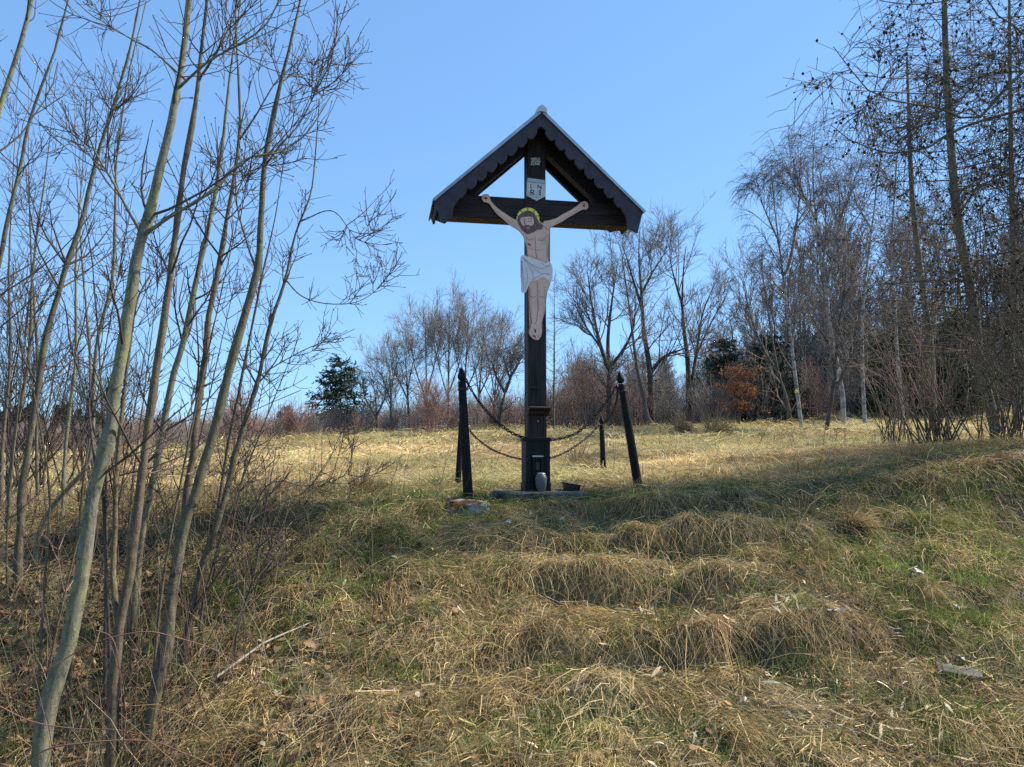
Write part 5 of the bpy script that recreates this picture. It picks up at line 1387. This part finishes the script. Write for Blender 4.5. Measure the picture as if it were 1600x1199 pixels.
traced_tree('bare_tree', 'dark crooked tree leaning right in front of the tallest birch', [
    ([(1292, 665), (1300, 620), (1306, 560), (1312, 500), (1318, 460), (1322, 420)], 8, 3, 0), ([(1306, 570), (1290, 530), (1270, 500), (1258, 470)], 5, 2, .5), ([(1310, 600), (1328, 560), (1345, 535), (1352, 520)], 5, 2, -.4), ([(1316, 470), (1335, 440), (1352, 425)], 4, 2, .4)], 24, 415, M['bark_dark'], M['twig_grey'], bg_levels(.6, n=(9, 6, 4)), group=G1)
# clump on the left of the cross
G3 = 'clump of bare trees left of the cross'
cl = [(612, 575, -6, 36), (640, 540, -10, 37), (668, 500, -4, 38), (700, 478, 2, 38), (722, 486, 10, 37), (745, 505, 12, 38), (770, 540, 10, 36)]
lab = ['leftmost low bare tree of the clump left of the cross', 'second bare tree of the clump left of the cross, leaning left', 'third bare tree of the clump left of the cross, slim and upright', 'tallest bare tree in the middle of the clump left of the cross', 'bare tree just right of the tallest one in the left clump', 'bare tree directly behind the front left iron post', 'bare tree between the front left iron post and the cross']
for k, (px, top, ln, Yq) in enumerate(cl):
    traced_tree('bare_tree', lab[k], [([(px, 672), (px + ln * .3, 620), (px + ln * .6, 570), (px + ln, top)], 5, 1.5, 0), ([(px + ln * .3, 625), (px - 14 + ln, 580), (px - 26 + ln, max(top + 25, 525))], 3, 1.2, .8), ([(px + ln * .4, 615), (px + 16 + ln, 565), (px + 26 + ln, max(top + 20, 515))], 3, 1.2, -.8)], Yq, 420 + k, M['bark_grey'], M['twig_pale'], bg_levels(.85, n=(12, 8, 5), ang=36, fine=.9), group=G3)
traced_tree('apple_tree', 'dark crooked low tree right behind the cross post on its left', [([(778, 672), (782, 640), (790, 612)], 8, 7, 0), ([(790, 612), (800, 585), (812, 565), (818, 548)], 6, 2.5, .4), ([(789, 614), (776, 590), (770, 570), (758, 556)], 5, 2.5, -.5), ([(797, 592), (790, 572), (784, 550)], 4, 2, .3)], 30, 430, M['bark_dark'], M['twig_grey'], bg_levels(.55, n=(9, 6, 4), ang=50), group=G1)
traced_tree('bare_tree', 'small pale grey twiggy tree right of the dark skyline spruce', [([(590, 676), (588, 640), (584, 600)], 5, 2, 0), ([(589, 650), (602, 620), (610, 596)], 4, 2, .5), ([(589, 655), (572, 625), (566, 605)], 4, 2, -.5)], 38, 431, M['bark_grey'], mat_noise('pale_twigs', [(.16, .15, .12), (.30, .28, .23)], (2, 2, 2), .85, 0), bg_levels(.5, n=(10, 7, 4)), group=G1)

# larches on the right, with level branches, hanging twigs and cones
def larch(name, label, spine_px, Y, d0, d1, seed, limbs=(), n1=46, Lb=2.2, t0=.12, hang=1.0, cone_n=900, trunk_pts=None, fine=1.0):
    q = trace(spine_px, Y, 0, 40) if trunk_pts is None else np.array(trunk_pts)
    f = q[0].copy(); f[2] = float(H(f[0], f[1])) - .15
    q = np.vstack([f, q])
    sp = [(q, [d0 / 2 * 1.1, d0 / 2 * .9, (d0 + d1) / 4, d1 / 2])]
    for pts, a, b in limbs:
        sp.append((catmull(pts, 24), [a / 2, (a + b) / 4, b / 2]))
    lv = [(dict(n=n1, t0=t0, t1=.97, L=Lb, shrink=.6, ang=82, angvar=9, up=.015, wig=.07, K=8, rr=.22, rend=.25, rmin=.008 * fine, rcap=.03), 4),
          (dict(n=8 if trunk_pts is None else 10, t0=.15, t1=.98, L=.55, shrink=.35, ang=55, angvar=14, up=-.10, wig=.10, K=4, rr=.4, rend=.45, rmin=.0055 * fine, flat=.6), 3),
          (dict(n=2.4, t0=.15, t1=1.0, L=.24 * hang, shrink=.2, ang=55, angvar=16, up=-.36, wig=.10, K=3, rr=.7, rend=.6, rmin=.0045 * fine), 3)]
    def cones(r, t, g, origin):
        tw = np.concatenate([g[1][0].reshape(-1, 3), g[2][0].reshape(-1, 3)])
        c = tw[r.integers(0, len(tw), cone_n)]
        ax_ = norm(r.normal(size=(cone_n, 3)) * .4 + [0, 0, 1]); s = r.uniform(.022, .036, cone_n) * (1 + .1 * fine)
        Pc = c[:, None] + ax_[:, None] * (np.array([0, .35, .75, 1.1])[None, :, None] * s[:, None, None])
        V, Q = tubes(Pc - origin, s[:, None] * np.array([.12, .48, .42, .08])[None], 4)
        link('cones', raw_mesh('cones', V, Q, M['cone']), t, kind='stuff')
    return make_tree(name, label, 'tree', sp[0][0][0] + [0, 0, .1], sp, lv, M['bark_larch'], M['twig_larch'], seed, 'larches on the right', 10, cones)
larch('larch_tree', 'nearer larch trunk on the right, leaning, with level branches', [(1562, 720), (1549, 635), (1533, 588), (1527, 540), (1521, 477), (1508, 413), (1497, 345), (1490, 280), (1484, 200), (1478, 90), (1474, -60), (1470, -200)], 13, .175, .05, 501, n1=62, Lb=2.3)
larch('larch_tree', 'second larch trunk, thinner, left of the nearer one', [(1458, 668), (1457, 603), (1453, 527), (1445, 477), (1437, 413), (1429, 350), (1423, 270), (1420, 180), (1417, 90)], 18, .17, .05, 502, n1=54, Lb=2.1, fine=1.3)
larch('larch_tree', 'farther larch at the right edge of the picture', [(1590, 690), (1588, 560), (1584, 420), (1580, 260), (1578, 100), (1576, -80)], 17, .15, .04, 503, n1=54, Lb=2.3, fine=1.2)
# a big larch whose trunk stands outside the picture; its branches hang in from the right
Yb = 8.0
tb = gp(1840, Yb + .4)
def L_(lst):
    return [at(x, y, Yb + dd) for x, y, dd in lst]
tz = lambda z: np.array([tb[0] - .02 * z, tb[1] + .01 * z, tb[2] + z])
limbs = [
    (L_([(1835, 60, .4), (1720, 80, .3), (1600, 108, .1), (1587, 123, .08), (1559, 152, .05), (1530, 187, 0), (1492, 181, -.1), (1467, 168, -.15), (1419, 162, -.2), (1369, 150, -.3), (1343, 127, -.35), (1321, 98, -.4), (1302, 73, -.45)]), .055, .008),
    (L_([(1835, 130, .4), (1700, 145, .4), (1600, 171, .4), (1530, 190, .4), (1483, 209, .35), (1451, 231, .3), (1400, 240, .25), (1372, 236, .2), (1327, 219, .15), (1299, 196, .1)]), .06, .008),
    (L_([(1840, 90, .4), (1700, 100, .6), (1600, 111, .7), (1546, 117, .75), (1498, 130, .8), (1454, 155, .85), (1430, 185, .9)]), .035, .008),
    (L_([(1842, 150, .4), (1700, 90, .0), (1600, 54, -.3), (1587, 41, -.3), (1562, 28, -.35), (1543, 0, -.4), (1500, -30, -.5)]), .045, .012),
    (L_([(1842, -60, .4), (1650, -40, .2), (1560, -20, .1), (1454, 6, 0), (1384, 3, -.1), (1350, -8, -.15)]), .04, .008),
    (L_([(1840, 320, .4), (1740, 330, .6), (1640, 345, .8), (1560, 352, .9), (1500, 372, 1.0), (1440, 385, 1.1)]), .035, .008),
    (L_([(1838, 430, .4), (1740, 425, .7), (1640, 440, .9), (1560, 450, 1.0), (1490, 470, 1.1)]), .03, .008),
    (L_([(1842, 230, .4), (1740, 240, .5), (1640, 250, .5), (1560, 280, .5), (1490, 300, .45)]), .035, .008),
]
rl = np.random.default_rng(510)
for k, yy in enumerate(np.arange(20, 600, 52)):
    x1 = rl.uniform(1375, 1530); dr = rl.uniform(-.6, 1.2); dp = rl.uniform(5, 50)
    limbs.append((L_([(1838, yy - 30, .4), (1730, yy - 18 + rl.normal() * 6, .4 + dr * .3), (1640, yy + rl.normal() * 8, .4 + dr * .5), (1570, yy + dp * .5, .4 + dr * .8), ((1570 + x1) / 2, yy + dp * .9 + rl.normal() * 5, .4 + dr * .9), (x1, yy + dp - 8, .4 + dr)]), .026, .007))
larch('larch_tree', 'large near larch hanging dark coned branches in from the right edge', None, Yb, .34, .10, 504, limbs=limbs, n1=7, Lb=.85, t0=.2, hang=1.8, cone_n=1700, trunk_pts=[tz(0.1), tz(2), tz(4), tz(6), tz(8), tz(9.5)], fine=.8)

# ------------------------------------------------------------------ conifers
def spruce(label, px, Y, h, w, seed, mat, name='spruce_tree', group='dark conifers', nb=260, taper=1.0, quad=.11, nn=9000):
    rng = np.random.default_rng(seed); b = gp(px, Y)
    t = thing(name, label, 'tree', tuple(b), group=group)
    sp = np.stack([np.zeros(12), np.zeros(12), np.linspace(-.2, h, 12)], 1)[None]
    link('trunk', branch_mesh('trunk', [(sp, np.linspace(h * .018, .008, 12)[None], 7)], M['bark_dark'], np.zeros(3)), t)
    z = h * (1 - rng.random(nb) ** .62); z = np.clip(z, .04 * h, h * .985)
    L = w * ((1 - z / h) ** taper * .92 + .05) * rng.uniform(.65, 1.15, nb); a = rng.uniform(0, 6.28, nb)
    K = 6; P = np.empty((nb, K, 3)); P[:, 0] = np.stack([0 * z, 0 * z, z], 1)
    d = norm(np.stack([np.cos(a), np.sin(a), np.full(nb, .18)], 1))
    for k in range(1, K):
        P[:, k] = P[:, k - 1] + d * (L / (K - 1))[:, None]; d = norm(d + [0, 0, -.10 if k < 4 else .16] + .05 * rng.normal(size=(nb, 3)))
    R = np.outer(np.full(nb, .018), np.linspace(1, .3, K))
    g2, r2 = spawn(rng, P, R, 9, t0=.15, t1=1, L=.42 * w * .5, shrink=.5, ang=52, up=-.05, wig=.1, K=3, flat=.7)
    allP = np.concatenate([P.reshape(-1, 3), g2.reshape(-1, 3)])
    # needle sprays: small flat strips along the twigs
    n = nn
    i = rng.integers(0, len(g2), n); f = rng.random((n, 1)); c = g2[i, 0] * (1 - f) + g2[i, -1] * f
    u = norm(norm(g2[i, -1] - g2[i, 0]) + .6 * rng.normal(size=(n, 3)) + [0, 0, -.15]); ln = quad * rng.uniform(.6, 1.5, n)
    Pn = np.stack([c - u * ln[:, None] * .5, c, c + u * ln[:, None] * .6], 1)
    V, Q = ribbons(Pn, np.outer(ln * .42, [.5, 1, .2]), norm(rng.normal(size=(n, 3))))
    link('branches', branch_mesh('branches', [(P, R, 3)], M['bark_dark'], np.zeros(3)), t)
    link('needles', raw_mesh('needles', V, Q, mat), t, kind='stuff')
    return t
spruce('broad dark spruce standing alone on the skyline left of the cross', 531, 50, 5.3, 3.3, 601, M['needle'], taper=.62, quad=.15, nn=21000)
spruce('small dark conifer poking up left of the skyline spruce', 447, 60, 2.6, 1.5, 602, M['needle'], taper=.7, quad=.17)
spruce('dark spruce at the edge of the wood, right of the orange beech', 1205, 32, 4.0, 2.0, 603, M['needle'], taper=.55, quad=.15)
spruce('olive spruce with a dim crown behind the orange beech', 1133, 38, 4.4, 2.2, 604, M['needle_olive'], taper=.6, quad=.16)
spruce('low blue-dark young spruce between the tall bare trees', 1030, 34, 2.4, 1.1, 605, M['needle'], taper=.8, quad=.12)
spruce('dim green spruce behind the nearer larch trunk', 1500, 30, 4.2, 2.2, 606, M['needle_olive'], taper=.6, quad=.15)
spruce('dark young spruce behind the slender white birch', 1395, 31, 3.6, 1.8, 607, M['needle_olive'], taper=.6, quad=.15)

# beech that kept its orange leaves
def beech(label, px, Y, h, seed):
    rng = np.random.default_rng(seed); b = gp(px, Y)
    t = thing('beech_tree', label, 'tree', tuple(b))
    s, g = bush_groups(rng, h, 7, .18, .03, 1.3, .02, fine=3)
    link('trunk', branch_mesh('trunk', [s], M['bark_grey'], np.zeros(3)), t); link('crown', branch_mesh('crown', g, M['twig_brown'], np.zeros(3)), t)
    pts = np.concatenate([g[0][0][:, 1:].reshape(-1, 3), g[1][0].reshape(-1, 3)]); n = 2300
    lay = (np.sin(pts[:, 2] * 9 + pts[:, 0] * 2) > -.35) & (pts[:, 2] > .25 * h); pts = pts[lay]
    c = pts[rng.integers(0, len(pts), n)] + rng.normal(size=(n, 3)) * .04
    u = norm(rng.normal(size=(n, 3)) * [1, 1, .4]); ln = rng.uniform(.05, .10, n)
    V, Q = ribbons(np.stack([c - u * ln[:, None] * .5, c, c + u * ln[:, None] * .5], 1), np.outer(ln * .6, [.3, 1, .25]), norm(rng.normal(size=(n, 3)) * [.5, .5, 1]))
    link('leaves', raw_mesh('leaves', V, Q, M['beech']), t, kind='stuff')
beech('young beech still holding orange leaves at the edge of the wood', 1148, 29, 2.6, 701)
yp = at(1244, 612, 26.88)
lathe('trail_tag', [(.0001, -.006), (.055, -.006), (.06, 0), (.055, .006), (.0001, .006)], M['yellow'], None, 18, tuple(yp))
yt = bpy.data.objects['trail_tag']; yt.rotation_euler = (math.pi / 2, 0, .1); yt['label'] = 'small yellow disc fixed to the trunk of the leftmost birch'; yt['category'] = 'tag'

# ------------------------------------------------------------------ the wood behind, and the far skyline
srcs = []
for k in range(5):
    rg = np.random.default_rng(800 + k)
    h = 7.0; sp = np.stack([np.linspace(0, rg.normal() * .5, 10) + .08 * rg.normal(size=10), np.linspace(0, rg.normal() * .5, 10), np.linspace(-.3, h, 10)], 1)[None]
    R = np.linspace(.09, .02, 10)[None]
    g = grow(rg, sp, R, [(dict(n=22, t0=.2, t1=.98, L=1.7, shrink=.55, ang=36, up=.12, wig=.09, K=6, rr=.45, rend=.3, rmin=.018, rcap=.04), 3), (dict(n=7, t0=.2, t1=.98, L=.8, shrink=.4, ang=36, up=.1, wig=.13, K=3, rr=.6, rend=.5, rmin=.014), 3), (dict(n=3, t0=.3, t1=1, L=.4, ang=36, up=.06, wig=.15, K=3, rr=.7, rend=.6, rmin=.011), 3)])
    srcs.append(branch_mesh('wood_piece', [(sp, R, 6)] + g, (M['twig_grey'], M['twig_pale'], M['twig_birch'], M['twig_grey'], M['twig_pale'])[k], np.zeros(3)))
r = np.random.default_rng(820); pl = []
for k in range(330):
    px = r.uniform(890, 1800); Yq = r.uniform(42, 75)
    topy = 585 - 55 * sstep(1000, 1450, px) + r.normal() * 14
    hh = (at(px, topy, Yq)[2] - float(H(gp(px, Yq)[0], Yq)))
    pl.append((px, Yq, max(.35, hh / 7.0)))
for k in range(85):
    px = r.uniform(1130, 1780); Yq = r.uniform(33, 48)
    topy = 500 - 190 * sstep(1130, 1330, px) + abs(r.normal()) * 70
    hh = (at(px, topy, Yq)[2] - float(H(gp(px, Yq)[0], Yq))); pl.append((px, Yq, hh / 7.0))
pos = np.array([gp(a, b) for a, b, c in pl]); sc = np.array([c for a, b, c in pl]); n = len(pos)
scatter('woodland', pos, np.stack([np.zeros(n), np.zeros(n), r.uniform(0, 6.28, n)], 1), np.stack([np.minimum(sc * 1.1, 1.0), np.minimum(sc * 1.1, 1.0), sc], 1), r.integers(0, 5, n), np.ones((n, 3)), srcs, kind='stuff', label='bare grey-brown wood behind the trees on the right')
rng = np.random.default_rng(830)
def far_spruce(seed):
    rng = np.random.default_rng(seed); n = 1500; h, w = 8.0, 1.7
    z = h * (1 - rng.random(n) ** .6); a = rng.uniform(0, 6.28, n); rad = w * ((1 - z / h) ** .8 + .03) * np.sqrt(rng.uniform(.3, 1, n))
    c = np.stack([rad * np.cos(a), rad * np.sin(a), z], 1); u = norm(np.stack([np.cos(a), np.sin(a), -.35 + .3 * rng.normal(size=n)], 1)); ln = rng.uniform(.4, .9, n)
    V, Q = ribbons(np.stack([c - u * ln[:, None] * .5, c, c + u * ln[:, None] * .5], 1), np.outer(ln * .45, [.6, 1, .15]), norm(rng.normal(size=(n, 3))))
    return raw_mesh('far_conifer_piece', V, Q, M['needle_olive'] if seed % 2 else M['needle'])
srcs = [far_spruce(840 + k) for k in range(4)]
pl = []
for k in range(150):
    px = rng.uniform(-250, 370); Yq = rng.uniform(110, 165)
    topy = 628 + 32 * sstep(80, 340, px) + abs(rng.normal()) * 12
    hh = at(px, topy, Yq)[2] - float(H(gp(px, Yq)[0], Yq)); pl.append((px, Yq, max(.3, hh / 8)))
pos = np.array([gp(a, b) for a, b, c in pl]); sc = np.array([c for a, b, c in pl]); n = len(pos)
scatter('far_forest', pos, np.stack([np.zeros(n), np.zeros(n), rng.uniform(0, 6.28, n)], 1), np.stack([sc, sc, sc], 1), rng.integers(0, 4, n), np.ones((n, 3)), srcs, kind='stuff', label='far conifer forest on the left skyline')
